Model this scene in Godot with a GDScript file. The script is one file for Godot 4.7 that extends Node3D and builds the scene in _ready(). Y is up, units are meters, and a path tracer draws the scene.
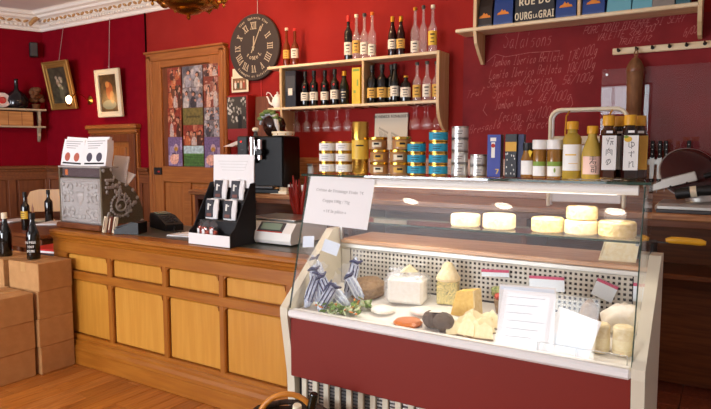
extends Node3D
# A delicatessen: red walls, panelled counter, refrigerated display case. x runs along the back wall, z towards the camera.

const ID := Transform3D.IDENTITY
const WZ := -4.3
var st: SurfaceTool
var sg := 1
var M := {}
var taken := {}
var rng := RandomNumberGenerator.new()

# ---------------------------------------------------------------- mesh helpers
func bg() -> void:
	st = SurfaceTool.new()
	st.begin(Mesh.PRIMITIVE_TRIANGLES)

func vx(p: Vector3, uv := Vector2.ZERO) -> void:
	st.set_uv(uv)
	st.add_vertex(p)

func poly(pts: Array, out: Vector3) -> void:
	var uvs := [Vector2(0, 1), Vector2(0, 0), Vector2(1, 0), Vector2(1, 1)]
	var a: Vector3 = pts[0]
	var b: Vector3 = pts[1]
	var c: Vector3 = pts[2]
	var order := range(pts.size())
	if (a - c).cross(a - b).dot(out) < 0.0:
		order.reverse()
	for k in range(1, pts.size() - 1):
		for i in [order[0], order[k], order[k + 1]]:
			vx(pts[i], uvs[i % 4])

func bx(c: Vector3, s: Vector3, b := 0.0, t := ID) -> void:
	var h := s * 0.5
	b = minf(b, minf(h.x, minf(h.y, h.z)) * 0.9)
	var n := h - Vector3.ONE * b
	st.set_smooth_group(-1)
	for a in 3:
		var p := (a + 1) % 3
		var q := (a + 2) % 3
		for s1 in [-1.0, 1.0]:
			var o := Vector3.ZERO
			o[a] = s1
			var pts := []
			for k in [[-1, -1], [-1, 1], [1, 1], [1, -1]]:
				var w := Vector3.ZERO
				w[a] = s1 * h[a]
				w[p] = k[0] * n[p]
				w[q] = k[1] * n[q]
				pts.append(t * (c + w))
			poly(pts, t.basis * o)
			if b > 0.0:
				for s2 in [-1.0, 1.0]:
					var e := []
					for k in [[-1, 0], [1, 0], [1, 1], [-1, 1]]:
						var w := Vector3.ZERO
						w[a] = k[0] * n[a]
						w[p] = s1 * (h[p] if k[1] == 0 else n[p])
						w[q] = s2 * (n[q] if k[1] == 0 else h[q])
						e.append(t * (c + w))
					var eo := Vector3.ZERO
					eo[p] = s1
					eo[q] = s2
					poly(e, t.basis * eo)
	if b > 0.0:
		for sx in [-1.0, 1.0]:
			for sy in [-1.0, 1.0]:
				for sz in [-1.0, 1.0]:
					var d := Vector3(sx, sy, sz)
					poly([t * (c + d * Vector3(h.x, n.y, n.z)), t * (c + d * Vector3(n.x, h.y, n.z)), t * (c + d * Vector3(n.x, n.y, h.z))], t.basis * d)

# a sheet with a printed front (+z) and thickness d behind it; origin at its centre
func sheet(w: float, h: float, d: float, t := ID) -> void:
	st.set_smooth_group(-1)
	vq(t * Vector3(-w / 2, -h / 2, 0), t * Vector3(-w / 2, h / 2, 0), t * Vector3(w / 2, h / 2, 0), t * Vector3(w / 2, -h / 2, 0))
	bx(Vector3(0, 0, -d / 2 - 0.0003), Vector3(w, h, d - 0.0006), 0.0, t)

func vq(a: Vector3, b: Vector3, c: Vector3, d: Vector3, u0 := 0.0, v0 := 0.0, u1 := 1.0, v1 := 1.0) -> void:
	vx(a, Vector2(u0, v1))
	vx(b, Vector2(u0, v0))
	vx(c, Vector2(u1, v0))
	vx(a, Vector2(u0, v1))
	vx(c, Vector2(u1, v0))
	vx(d, Vector2(u1, v1))

func lathe(pr: Array, seg := 18, t := ID, a0 := 0.0, a1 := TAU) -> void:
	sg += 1
	var lo := 1e9
	var hi := -1e9
	for p in pr:
		lo = minf(lo, p[1])
		hi = maxf(hi, p[1])
	var span := maxf(hi - lo, 1e-5)
	for i in pr.size() - 1:
		var p := Vector2(pr[i][0], pr[i][1])
		var q := Vector2(pr[i + 1][0], pr[i + 1][1])
		if i > 0:
			var o := p - Vector2(pr[i - 1][0], pr[i - 1][1])
			if absf(o.angle_to(q - p)) > 0.6:
				sg += 1
		st.set_smooth_group(sg)
		var v0 := 1.0 - (p.y - lo) / span
		var v1 := 1.0 - (q.y - lo) / span
		for j in seg:
			var aa := a0 + (a1 - a0) * j / seg
			var ab := a0 + (a1 - a0) * (j + 1) / seg
			var ua := 1.0 - float(j) / seg
			var ub := 1.0 - float(j + 1) / seg
			var A := t * Vector3(p.x * cos(ab), p.y, p.x * sin(ab))
			var B := t * Vector3(q.x * cos(ab), q.y, q.x * sin(ab))
			var C := t * Vector3(q.x * cos(aa), q.y, q.x * sin(aa))
			var D := t * Vector3(p.x * cos(aa), p.y, p.x * sin(aa))
			if q.x > 1e-6:
				vx(A, Vector2(ub, v0)); vx(B, Vector2(ub, v1)); vx(C, Vector2(ua, v1))
			if p.x > 1e-6:
				vx(A, Vector2(ub, v0)); vx(C if q.x > 1e-6 else B, Vector2(ua, v1)); vx(D, Vector2(ua, v0))

func ball(c: Vector3, r: Vector3, seg := 14, rings := 8, t := ID) -> void:
	var pr := []
	for i in rings + 1:
		var a := -PI / 2 + PI * i / rings
		pr.append([maxf(cos(a), 0.0) if i > 0 and i < rings else 0.0, sin(a)])
	lathe(pr, seg, t * Transform3D(Basis.from_scale(r), c))

# a lumpy closed body: a ball whose radius is disturbed by noise
func lump(c: Vector3, r: Vector3, amt: float, freq: float, sd: int, seg := 16, rings := 10, t := ID) -> void:
	var nz := FastNoiseLite.new()
	nz.seed = sd
	nz.frequency = freq
	sg += 1
	st.set_smooth_group(sg)
	var f := func(i: int, j: int) -> Vector3:
		var a := -PI / 2 + PI * i / rings
		var b := TAU * (j % seg) / seg
		if i == 0 or i == rings:
			b = 0.0
		var d := Vector3(cos(a) * cos(b), sin(a), cos(a) * sin(b))
		return t * (c + d * r * (1.0 + amt * nz.get_noise_3dv(d)))
	for i in rings:
		for j in seg:
			var A: Vector3 = f.call(i, j + 1)
			var B: Vector3 = f.call(i + 1, j + 1)
			var C: Vector3 = f.call(i + 1, j)
			var D: Vector3 = f.call(i, j)
			if i < rings - 1:
				vx(A); vx(B, Vector2(0, 1)); vx(C, Vector2(1, 1))
			if i > 0:
				vx(A); vx(C if i < rings - 1 else B, Vector2(1, 1)); vx(D, Vector2(1, 0))

func cy(a: Vector3, b: Vector3, r0: float, r1 := -1.0, seg := 12) -> void:
	if r1 < 0.0:
		r1 = r0
	var d := b - a
	var y := d.normalized()
	var x := y.cross(Vector3.RIGHT if absf(y.x) < 0.9 else Vector3.UP).normalized()
	var z := x.cross(y)
	lathe([[0, 0], [r0, 0], [r1, d.length()], [0, d.length()]], seg, Transform3D(Basis(x, y, z), a))

func tube(pts: Array, r, seg := 7) -> void:
	sg += 1
	var n := pts.size()
	var rings := []
	var up := Vector3.UP
	var prev := Vector3.ZERO
	for i in n:
		var d: Vector3 = (pts[mini(i + 1, n - 1)] - pts[maxi(i - 1, 0)]).normalized()
		if i == 0:
			up = d.cross(Vector3.RIGHT if absf(d.x) < 0.8 else Vector3.UP).normalized()
		else:
			up = (up - d * up.dot(d)).normalized()
		prev = d.cross(up)
		var rr: float = r[i] if r is Array else r
		var ring := []
		for j in seg:
			ring.append(pts[i] + (up * cos(TAU * j / seg) + prev * sin(TAU * j / seg)) * rr)
		rings.append(ring)
	st.set_smooth_group(sg)
	for i in n - 1:
		for j in seg:
			var k := (j + 1) % seg
			var A: Vector3 = rings[i][j]
			var B: Vector3 = rings[i + 1][j]
			var C: Vector3 = rings[i + 1][k]
			var D: Vector3 = rings[i][k]
			var o: Vector3 = (A + D) * 0.5 - pts[i]
			if (A - C).cross(A - B).dot(o) >= 0.0:
				vx(A); vx(B); vx(C); vx(A); vx(C); vx(D)
			else:
				vx(A); vx(C); vx(B); vx(A); vx(D); vx(C)
	st.set_smooth_group(-1)
	poly(rings[0], pts[0] - pts[1])
	poly(rings[n - 1], pts[n - 1] - pts[n - 2])

# polygon in x, y pulled along z, from -d/2 to d/2
func prism(p: Array, d: float, t := ID) -> void:
	var p2 := PackedVector2Array()
	for q in p:
		p2.append(Vector2(q[0], q[1]))
	if Geometry2D.is_polygon_clockwise(p2):
		p2.reverse()
	st.set_smooth_group(-1)
	var tr := Geometry2D.triangulate_polygon(p2)
	for s in [-1.0, 1.0]:
		for k in range(0, tr.size(), 3):
			var q := []
			for i in 3:
				var w := p2[tr[k + i]]
				q.append(t * Vector3(w.x, w.y, s * d / 2))
			poly(q, t.basis * Vector3(0, 0, s))
	for i in p2.size():
		var a := p2[i]
		var b := p2[(i + 1) % p2.size()]
		var o := Vector3(b.y - a.y, a.x - b.x, 0)
		poly([t * Vector3(a.x, a.y, -d / 2), t * Vector3(b.x, b.y, -d / 2), t * Vector3(b.x, b.y, d / 2), t * Vector3(a.x, a.y, d / 2)], t.basis * o)

# a moulding: profile (out, up) swept along straight line a..b; out is the direction away from the wall
func mould(pr: Array, a: Vector3, b: Vector3, out: Vector3) -> void:
	st.set_smooth_group(-1)
	for i in pr.size() - 1:
		var p: Array = pr[i]
		var q: Array = pr[i + 1]
		var P: Vector3 = out * p[0] + Vector3.UP * p[1]
		var Q: Vector3 = out * q[0] + Vector3.UP * q[1]
		var nrm: Vector3 = out * (q[1] - p[1]) - Vector3.UP * (q[0] - p[0])
		poly([a + P, a + Q, b + Q, b + P], nrm)
	for e in [a, b]:
		var cap := []
		var p2 := PackedVector2Array()
		for p in pr:
			p2.append(Vector2(p[0], p[1]))
		for k in Geometry2D.triangulate_polygon(p2):
			cap.append(e + out * p2[k].x + Vector3.UP * p2[k].y)
		for k in range(0, cap.size() - 2, 3):
			poly([cap[k], cap[k + 1], cap[k + 2]], (a - b) if e == a else (b - a))

func rot(x := 0.0, y := 0.0, z := 0.0, at := Vector3.ZERO) -> Transform3D:
	return Transform3D(Basis.from_euler(Vector3(deg_to_rad(x), deg_to_rad(y), deg_to_rad(z))), at)

func at(x: float, y: float, z: float) -> Transform3D:
	return Transform3D(Basis.IDENTITY, Vector3(x, y, z))

func fin(nm: String, m: String, parent: Node = self, t := ID) -> MeshInstance3D:
	st.generate_normals()
	st.set_material(M[m])
	var o := MeshInstance3D.new()
	o.mesh = st.commit()
	o.transform = t
	put(o, nm, parent)
	return o

func put(o: Node3D, nm: String, parent: Node) -> void:
	if parent == self:
		var n: int = taken.get(nm, -1) + 1
		taken[nm] = n
		o.name = nm if n == 0 else "%s_%03d" % [nm, n]
	else:
		o.name = nm
	parent.add_child(o, true)

func same(src: MeshInstance3D, nm: String, parent: Node, t: Transform3D) -> MeshInstance3D:
	var o := MeshInstance3D.new()
	o.mesh = src.mesh
	o.transform = t
	put(o, nm, parent)
	return o

func tag(o: Node, label: String, cat: String, group := "") -> void:
	o.set_meta("label", label)
	o.set_meta("category", cat)
	if group:
		o.set_meta("group", group)

func thing(nm: String, label: String, cat: String, p := Vector3.ZERO, ry := 0.0, group := "") -> Node3D:
	var o := Node3D.new()
	o.position = p
	o.rotation_degrees.y = ry
	put(o, nm, self)
	tag(o, label, cat, group)
	return o

func struct(nm: String, label := "") -> Node3D:
	var o := Node3D.new()
	put(o, nm, self)
	o.set_meta("kind", "structure")
	if label:
		o.set_meta("label", label)
	return o

# lettering as thin raised letters, centred at the transform's origin, facing its +z
func words(s: String, h: float, m: String, parent: Node, t: Transform3D, serif := false, depth := 0.0008, stretch := 1.0) -> void:
	var f := SystemFont.new()
	f.font_names = PackedStringArray(["Droid Serif" if serif else "Droid Sans"])
	f.font_weight = 700
	var tm := TextMesh.new()
	tm.text = s
	tm.font = f
	tm.font_size = 24
	tm.pixel_size = h / 24.0 * 1.35
	tm.depth = depth
	tm.curve_step = 2.0
	tm.material = M[m]
	var o := MeshInstance3D.new()
	o.mesh = tm
	o.transform = t * Transform3D(Basis.from_scale(Vector3(stretch, 1, 1)), Vector3.ZERO)
	put(o, "lettering", parent)

# ---------------------------------------------------------------- pictures (print, paint and chalk only)
func ln(im: Image, a: Vector2, b: Vector2, w: float, col: Color, al := 1.0) -> void:
	var n := int(a.distance_to(b) / maxf(w * 0.4, 0.5)) + 1
	for i in n + 1:
		var p := a.lerp(b, float(i) / n)
		dot(im, p, Vector2(w, w) * 0.5, col, al)

func dot(im: Image, p: Vector2, r: Vector2, col: Color, al := 1.0) -> void:
	for y in range(maxi(0, int(p.y - r.y)), mini(im.get_height(), int(p.y + r.y) + 2)):
		for x in range(maxi(0, int(p.x - r.x)), mini(im.get_width(), int(p.x + r.x) + 2)):
			var d := Vector2((x - p.x) / r.x, (y - p.y) / r.y).length()
			if d <= 1.0:
				im.set_pixel(x, y, im.get_pixel(x, y).lerp(col, al))

var GL := {
	"a": "45251413223243 454352", "b": "1812 13223243443525", "c": "45251413223243", "d": "484243 43322213142545", "e": "1444452514132232",
	"g": "45251413223244 45413020", "h": "1812 142535444442", "i": "2522 2726", "k": "1812 4513 1442", "l": "282232", "m": "1512 14253432 34455452", "n": "1512 142535444442",
	"o": "25141322324344353525", "p": "1510 14253544433222", "r": "1512 14253545", "s": "45251434433212", "t": "28223242 0545", "u": "1513223243 454252", "v": "152245", "z": "15451242", "f": "47372822 0535",
	"A": "022842 1434", "B": "0802 0838473505 35444332", "C": "47281703223243", "D": "0802 082846432202", "E": "48080242 0535", "G": "472817032232434525", "I": "1838 2822 1232", "J": "1848 38332212", "L": "080242", "N": "02084248",
	"O": "280703223243473828", "P": "0802 083847453505", "R": "0802 083847453505 2542", "S": "4738281706354443321203", "T": "0848 2822", "U": "080312324348", "V": "082248", "Y": "0825 482522",
	"0": "280703223243473828", "1": "172822", "2": "071838470442", "4": "38044444 3832", "5": "48080535433202", "7": "084822", "6": "3817031232434515", "€": "47281703223243 0535 0434", "/": "0148",
}

func glyph_strokes(ch: String) -> Array:
	var out := []
	for s in String(GL.get(ch, "")).split(" ", false):
		if s.length() % 2:
			continue
		var pts := []
		for i in range(0, s.length(), 2):
			pts.append(Vector2(int(s[i]), int(s[i + 1])))
		if pts.size() == 1 and out:
			out[-1].append(pts[0])
		else:
			out.append(pts)
	return out

# handwriting: baseline from a to b (pixels), letters hs pixels high per grid step
func hand(im: Image, s: String, a: Vector2, b: Vector2, k: float, w: float, col: Color, al: float) -> void:
	var n := s.length()
	var d := (b - a) / n
	var up := Vector2(0, -1)
	for i in n:
		var o := a + d * i + Vector2(0, rng.randf_range(-0.5, 0.5) * k)
		for sk in glyph_strokes(s[i]):
			for j in sk.size() - 1:
				var p: Vector2 = sk[j]
				var q: Vector2 = sk[j + 1]
				var P := o + d * (p.x + (p.y - 2) * 0.6) / 5.4 + up * (p.y - 2) * k
				var Q := o + d * (q.x + (q.y - 2) * 0.6) / 5.4 + up * (q.y - 2) * k
				ln(im, P, Q, w, col, al * rng.randf_range(0.6, 1.1))

func newim(w: int, h: int, col: Color) -> Image:
	var im := Image.create(w, h, false, Image.FORMAT_RGB8)
	im.fill(col)
	return im

func speckle(im: Image, amt: float, sd: int, fr := 0.05) -> void:
	var nz := FastNoiseLite.new()
	nz.seed = sd
	nz.frequency = fr
	for y in im.get_height():
		for x in im.get_width():
			var c := im.get_pixel(x, y)
			var k := 1.0 + amt * nz.get_noise_2d(x, y)
			im.set_pixel(x, y, Color(clampf(c.r * k, 0, 1), clampf(c.g * k, 0, 1), clampf(c.b * k, 0, 1)))

# ---------------------------------------------------------------- materials
func mat(k: String, col, rough := 0.6, metal := 0.0) -> StandardMaterial3D:
	var m := StandardMaterial3D.new()
	m.resource_name = k
	m.albedo_color = Color(col) if col is String else col
	m.roughness = rough
	m.metallic = metal
	M[k] = m
	return m

func matpic(k: String, im: Image, rough := 0.7) -> StandardMaterial3D:
	var m := mat(k, "ffffff", rough)
	m.albedo_texture = ImageTexture.create_from_image(im)
	return m

func noise_tex(cols: Array, freq: float, sd: int, size := 256, oct := 4) -> NoiseTexture2D:
	var nz := FastNoiseLite.new()
	nz.noise_type = FastNoiseLite.TYPE_SIMPLEX
	nz.frequency = freq
	nz.fractal_octaves = oct
	nz.seed = sd
	var g := Gradient.new()
	var offs := PackedFloat32Array()
	var cs := PackedColorArray()
	for i in cols.size():
		offs.append(0.2 + 0.6 * i / maxf(cols.size() - 1, 1))
		cs.append(Color(cols[i]))
	g.offsets = offs
	g.colors = cs
	var t := NoiseTexture2D.new()
	t.width = size
	t.height = size
	t.seamless = true
	t.noise = nz
	t.color_ramp = g
	return t

func matnoise(k: String, cols: Array, freq: float, sc: Vector3, rough := 0.6, metal := 0.0, sd := 3, bump := 0.0) -> StandardMaterial3D:
	var m := mat(k, "ffffff", rough, metal)
	m.albedo_texture = noise_tex(cols, freq, sd)
	m.uv1_triplanar = true
	m.uv1_scale = sc
	if bump > 0.0:
		m.heightmap_enabled = true
		m.heightmap_scale = bump
		m.heightmap_texture = noise_tex(["000000", "ffffff"], freq, sd)
	return m

# wood with its grain along an axis (0 x, 1 y, 2 z)
func wood(k: String, cols: Array, axis: int, rough := 0.45, sd := 5, fine := 5.0) -> StandardMaterial3D:
	var sc := Vector3.ONE * fine
	sc[axis] = fine * 0.08
	return matnoise(k, cols, 0.025, sc, rough, 0.0, sd)

func glass(k: String, col: String, alpha: float, rough := 0.0) -> StandardMaterial3D:
	var m := mat(k, col, rough)
	m.albedo_color.a = alpha
	m.transparency = BaseMaterial3D.TRANSPARENCY_ALPHA
	return m

func glow(k: String, col: String, e: float) -> StandardMaterial3D:
	var m := mat(k, col, 0.4)
	m.emission_enabled = true
	m.emission = Color(col)
	m.emission_energy_multiplier = e
	return m

# ---------------------------------------------------------------- the place
func _ready() -> void:
	rng.seed = 41
	var cam := Camera3D.new()
	cam.name = "camera"
	cam.fov = 37.64
	cam.position = Vector3(0, 1.5, 0)
	cam.rotation_degrees = Vector3(-5.1, 32.1, 0)
	cam.near = 0.05
	cam.far = 60.0
	add_child(cam)
	cam.current = true
	var env := Environment.new()
	env.background_mode = Environment.BG_COLOR
	env.background_color = Color("dfe9f2")
	env.background_energy_multiplier = 2.5
	env.tonemap_mode = Environment.TONE_MAPPER_LINEAR
	env.tonemap_exposure = 1.06
	env.sdfgi_enabled = true
	env.ssao_enabled = true
	env.ssil_enabled = true
	var we := WorldEnvironment.new()
	we.name = "environment"
	we.environment = env
	add_child(we)
	# daylight through the shop windows behind the camera: x, width, centre height, height, strength
	for w in [[-2.05, 1.3, 1.75, 2.0, 2.2], [-4.05, 2.1, 1.2, 1.45, 24.0], [-7.3, 1.4, 1.75, 2.0, 10.0]]:
		var al := AreaLight3D.new()
		al.name = "window_daylight"
		al.area_size = Vector2(w[1], w[3])
		al.area_normalize_energy = true
		al.light_color = Color("f3f7ff")
		al.light_energy = w[4]
		al.position = Vector3(w[0], w[2], 4.08)
		al.shadow_enabled = true
		al.area_range = 30.0
		add_child(al, true)
	materials()
	shell()
	ceiling_lamps()
	counter()
	case_body()
	case_contents()
	case_top_goods()
	back_counter()
	wine_shelf()
	bag_shelf()
	wall_right()
	counter_goods()
	door_wall()
	left_corner()
	floor_goods()

func materials() -> void:
	mat("crimson", "7d0b1d", 0.85)
	matnoise("red_paint", ["8c2320", "8f2521", "922723"], 0.01, Vector3(0.6, 0.6, 0.6), 0.75).metallic_specular = 0.2
	matnoise("crimson_cloth", ["7a0819", "7d091a", "800a1b"], 0.02, Vector3(1, 1, 1), 0.85).metallic_specular = 0.15
	mat("plaster", "eee8de", 0.8)
	matnoise("ceiling_paint", ["dedada", "e2dede", "e6e2e2"], 0.01, Vector3(0.5, 0.5, 0.5), 0.9)
	mat("plaster_gilt", "b98f5c", 0.6)
	wood("oak_x", ["9a5a18", "a1611c", "a86820"], 0, 0.32, 5, 4.0)
	wood("oak_y", ["955617", "9c5c1a", "a3631e"], 1, 0.32, 6, 4.0)
	wood("oak_panel", ["c68a34", "ca8f38", "ce943d"], 1, 0.34, 7, 3.0)
	wood("oak_panel_b", ["c2852f", "c68a33", "ca8f38"], 1, 0.34, 8, 3.0)
	wood("dark_wood_y", ["643216", "6f3a1a", "7a431f"], 1, 0.4, 9, 4.0)
	wood("dark_wood_x", ["683618", "733e1c", "7e4721"], 0, 0.4, 10, 4.0)
	wood("door_wood_y", ["915424", "995b28", "a1622d"], 1, 0.4, 11, 4.0)
	wood("door_wood_x", ["915424", "995b28", "a1622d"], 0, 0.4, 12, 4.0)
	wood("birch_x", ["d6bd94", "dfc9a3", "e6d2b0"], 0, 0.5, 13, 3.0)
	wood("birch_y", ["c9a877", "d2b485", "dabf93"], 1, 0.5, 14, 3.0)
	wood("plank_a", ["b16a28", "bd7530", "c98139"], 2, 0.3, 15, 5.0)
	wood("plank_b", ["a05e24", "ac692c", "b87434"], 2, 0.3, 16, 5.0)
	wood("plank_c", ["b36e30", "bf7a39", "cb8643"], 2, 0.3, 17, 5.0)
	wood("worktop", ["8a5630", "a06a3e", "b47d50"], 0, 0.35, 18, 6.0)
	wood("board_wood", ["b98a63", "c79a74", "d3aa86"], 0, 0.4, 19, 5.0)
	matnoise("tile_red", ["7d3a22", "8c4529", "9a5132"], 0.03, Vector3(3, 3, 3), 0.4)
	matnoise("tile_red_b", ["6f321d", "7e3c24", "8b472c"], 0.03, Vector3(3, 3, 3), 0.4)
	mat("grout", "4a3a30", 0.9)
	mat("floor_base", "6b3a17", 0.5)
	mat("white_paint", "eeece8", 0.45)
	mat("cream_paint", "dad2bb", 0.5)
	mat("white_plastic", "ebe8e1", 0.4)
	mat("white_paper", "f1efec", 0.8)
	mat("black", "0c0b0b", 0.5)
	mat("black_gloss", "0b0a0b", 0.4).metallic_specular = 0.3
	mat("black_card", "191719", 0.7)
	mat("dark_grey", "3a393b", 0.5)
	mat("void_black", "040303", 0.9).metallic_specular = 0.1
	mat("steel", "b9b9b6", 0.28, 1.0)
	mat("brushed", "c6c4bd", 0.42, 0.9)
	mat("chrome", "dcdcdc", 0.08, 1.0)
	mat("brass", "c29340", 0.25, 1.0)
	mat("gold_tin", "caa24a", 0.25, 1.0)
	mat("gilt_frame", "a07a3e", 0.45, 0.6)
	mat("case_red", "7c251b", 0.5).metallic_specular = 0.35
	mat("inlay", "4e5047", 0.35)
	matnoise("cardboard", ["bb8a54", "bf8e58", "c3925c"], 0.02, Vector3(2, 2, 2), 0.85)
	mat("tape", "c69a63", 0.3)
	glass("pane", "eef6f2", 0.012)
	glass("pane_edge", "23493f", 0.75)
	glass("clear_glass", "f4f7f6", 0.025)
	glass("plexi", "e9e4f0", 0.015)
	var w := mat("bottle_black", "0a0b08", 0.08)
	w.metallic_specular = 0.6
	mat("bottle_green", "10170c", 0.08)
	mat("spirit_amber", "6e2b0b", 0.08)
	mat("spirit_dark", "2a0d08", 0.08)
	glass("clear_bottle", "f2e6e4", 0.16, 0.05)
	mat("cap_red", "c5231b", 0.45)
	mat("cap_orange", "e0731c", 0.45)
	mat("cap_cream", "eadfc2", 0.5)
	mat("cap_gold", "c9942f", 0.3, 0.7)
	mat("cap_gold_plastic", "d49a1f", 0.4)
	mat("cap_grey", "3d3f3f", 0.5)
	mat("ink", "23201e", 0.8)
	mat("ink_pale", "a9a6a3", 0.8)
	mat("ink_red", "b63a2c", 0.8)
	mat("ink_cream", "d9cdb0", 0.8)
	mat("ink_white", "ece9e0", 0.8)
	glow("bulb_warm", "ffd9a0", 9.0)
	glow("lamp_disc", "fff3dc", 13.0)
	glow("tube_glow", "fff8ee", 3.0)

func slab(nm: String, m: String, lo: Vector3, hi: Vector3, parent: Node = self, b := 0.0) -> MeshInstance3D:
	bg()
	bx((lo + hi) / 2, hi - lo, b)
	return fin(nm, m, parent)

var TL := Transform3D(Basis(Vector3(0.38, 0, -0.925), Vector3.UP, Vector3(0.925, 0, 0.38)).orthonormalized(), Vector3(-7.21, 0, WZ))

func shell() -> void:
	# floor: boards on the customers' side, quarry tiles behind the counter
	var fl := struct("floor", "floor of varnished orange brown boards with red tiles behind the counter")
	slab("floor_bed", "floor_base", Vector3(-11.5, -0.25, -4.6), Vector3(1.9, -0.012, 4.4), fl)
	var kinds := ["plank_a", "plank_b", "plank_c", "plank_a"]
	var pm := {}
	var row := 0
	var x := -4.7
	while x < -0.1:
		var z := -2.62 - rng.randf() * 0.5
		while z < -0.3:
			var L: float = [0.7, 0.95, 1.2][rng.randi() % 3]
			var key: String = kinds[rng.randi() % 4] + str(L)
			var t := at(x + 0.055, -0.007 + rng.randf_range(-0.0006, 0.0006), z + L / 2)
			if not pm.has(key):
				bg()
				bx(Vector3.ZERO, Vector3(0.1065, 0.014, L - 0.004), 0.0015)
				pm[key] = fin("plank", key.substr(0, 7), fl, t)
			else:
				same(pm[key], "plank", fl, t)
			z += L
		x += 0.11
		row += 1
	var tm := {}
	for i in 11:
		for j in 10:
			var key: String = ["tile_red", "tile_red_b", "tile_red"][rng.randi() % 3]
			var t := at(-1.5 + i * 0.2, -0.006, -4.2 + j * 0.2)
			if not tm.has(key):
				bg()
				bx(Vector3.ZERO, Vector3(0.194, 0.013, 0.194), 0.002)
				tm[key] = fin("tile", key, fl, t)
			else:
				same(tm[key], "tile", fl, t)
	var ce := struct("ceiling", "pale painted plaster ceiling")
	slab("ceiling_slab", "ceiling_paint", Vector3(-11.5, 3.15, -4.6), Vector3(1.9, 3.35, 4.4), ce)
	# walls
	var wb := struct("wall_back", "back wall, crimson in the far corner and warm red beside the shelves")
	slab("crimson_stretch", "crimson_cloth", Vector3(-7.6, 0, WZ - 0.2), Vector3(-5.3, 3.15, WZ), wb)
	slab("red_stretch", "red_paint", Vector3(-5.3, 0, WZ - 0.2), Vector3(1.8, 3.15, WZ), wb)
	bg()
	bx(Vector3(-4.7, 1.575, -0.1), Vector3(9.6, 3.15, 0.2), 0.0, TL)
	var wl := fin("wall_left", "crimson_cloth")
	wl.set_meta("kind", "structure")
	slab("wall_right", "ceiling_paint", Vector3(1.7, 0, -4.5), Vector3(1.9, 3.15, 4.4)).set_meta("kind", "structure")
	var wf := struct("wall_front")
	var wx := [[-8.05, -6.55, 0.7, 2.8], [-5.2, -2.95, 0.4, 1.98], [-2.75, -1.35, 0.7, 2.8]]
	var left := -11.5
	for b in wx + [[1.9, 1.9, 0, 0]]:
		slab("wall_piece", "ceiling_paint", Vector3(left, 0, 4.15), Vector3(b[0], 3.15, 4.35), wf)
		left = b[1]
	var wn := 1
	for b in wx:
		slab("wall_piece", "ceiling_paint", Vector3(b[0], 0, 4.15), Vector3(b[1], b[2], 4.35), wf)
		slab("wall_piece", "ceiling_paint", Vector3(b[0], b[3], 4.15), Vector3(b[1], 3.15, 4.35), wf)
		var wi := struct("window_%d" % wn)
		wn += 1
		var hm: float = (b[2] + b[3]) / 2
		var hh: float = b[3] - b[2]
		bg()
		for e in [[b[0] + 0.03, 0.06], [b[1] - 0.03, 0.06], [(b[0] + b[1]) / 2, 0.05]]:
			bx(Vector3(e[0], hm, 4.25), Vector3(e[1], hh, 0.08), 0.005)
		for e in [b[2] + 0.03, b[3] - 0.03]:
			bx(Vector3((b[0] + b[1]) / 2, e, 4.25), Vector3(b[1] - b[0] - 0.12, 0.05, 0.08), 0.005)
		fin("window_frame", "dark_wood_y", wi)
		bg()
		bx(Vector3((b[0] + b[1]) / 2, hm, 4.27), Vector3(b[1] - b[0] - 0.1, hh - 0.08, 0.006))
		fin("pane", "pane", wi)
	# crown moulding along the back and left walls
	var tr := struct("trim_1", "moulded plaster cornice with a running leaf garland")
	var cp := [[0, 2.94], [0.02, 2.94], [0.028, 2.955], [0.028, 2.972], [0.045, 2.985], [0.05, 3.01], [0.075, 3.025], [0.08, 3.05], [0.1, 3.065], [0.13, 3.075], [0.135, 3.1], [0.165, 3.112], [0.175, 3.14], [0.19, 3.15], [0, 3.15]]
	bg()
	mould(cp, Vector3(-7.3, 0, WZ), Vector3(1.7, 0, WZ), Vector3(0, 0, 1))
	fin("cornice", "plaster", tr)
	bg()
	mould(cp, TL * Vector3(-5, 0, 0), TL * Vector3(0.06, 0, 0), TL.basis.z)
	fin("cornice", "plaster", tr)
	bg()
	lump(Vector3.ZERO, Vector3(0.034, 0.015, 0.014), 0.3, 1.6, 3, 8, 5, rot(0, 0, 24))
	var leaf := fin("leaf", "plaster_gilt", tr, Transform3D(Basis.IDENTITY, Vector3(-7.0, 3.04, WZ + 0.085)))
	for i in 34:
		same(leaf, "leaf", tr, rot(0, 0, -48 if i % 2 else 0, Vector3(-6.92 + i * 0.082, 3.04, WZ + 0.085)))
	for i in 14:
		same(leaf, "leaf", tr, TL * rot(0, 0, -48 if i % 2 else 0, Vector3(-0.18 - i * 0.082, 3.04, 0.085)))
	bg()
	bx(Vector3.ZERO, Vector3(0.026, 0.03, 0.02), 0.004)
	var dn := fin("dentil", "plaster", tr, at(-6.98, 2.996, WZ + 0.055))
	for i in 60:
		same(dn, "dentil", tr, at(-6.94 + i * 0.046, 2.996, WZ + 0.055))
	for i in 22:
		same(dn, "dentil", tr, TL * at(-0.14 - i * 0.046, 2.996, 0.055))
	bg()
	for k in 5:
		lump(Vector3(0, 0.06 - k * 0.03, 0.012 * k), Vector3(0.05 - 0.006 * k, 0.03, 0.022), 0.35, 1.8, k, 10, 6)
	fin("corner_leaf", "plaster_gilt", tr, rot(-25, 12, 0, Vector3(-7.1, 3.03, WZ + 0.14)))
	# thin pipe where crimson meets red
	bg()
	tube([Vector3(-5.3, 2.53, WZ + 0.012), Vector3(-5.3, 2.96, WZ + 0.012)], 0.008)
	var pipe := fin("pipe", "void_black")
	tag(pipe, "thin dark pipe running up the wall from the door frame's left corner", "pipe")
	wainscot("trim_2", "dark oak panelled wainscot along the back wall left of the door", at(0, 0, WZ), [-7.18, -6.72, -6.27], 1.32)
	wainscot("trim_3", "dark oak panelled wainscot on the left wall below the small shelf", TL, [-2.2, -1.75, -1.3, -0.85, -0.4, 0.0], 1.32)
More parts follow.
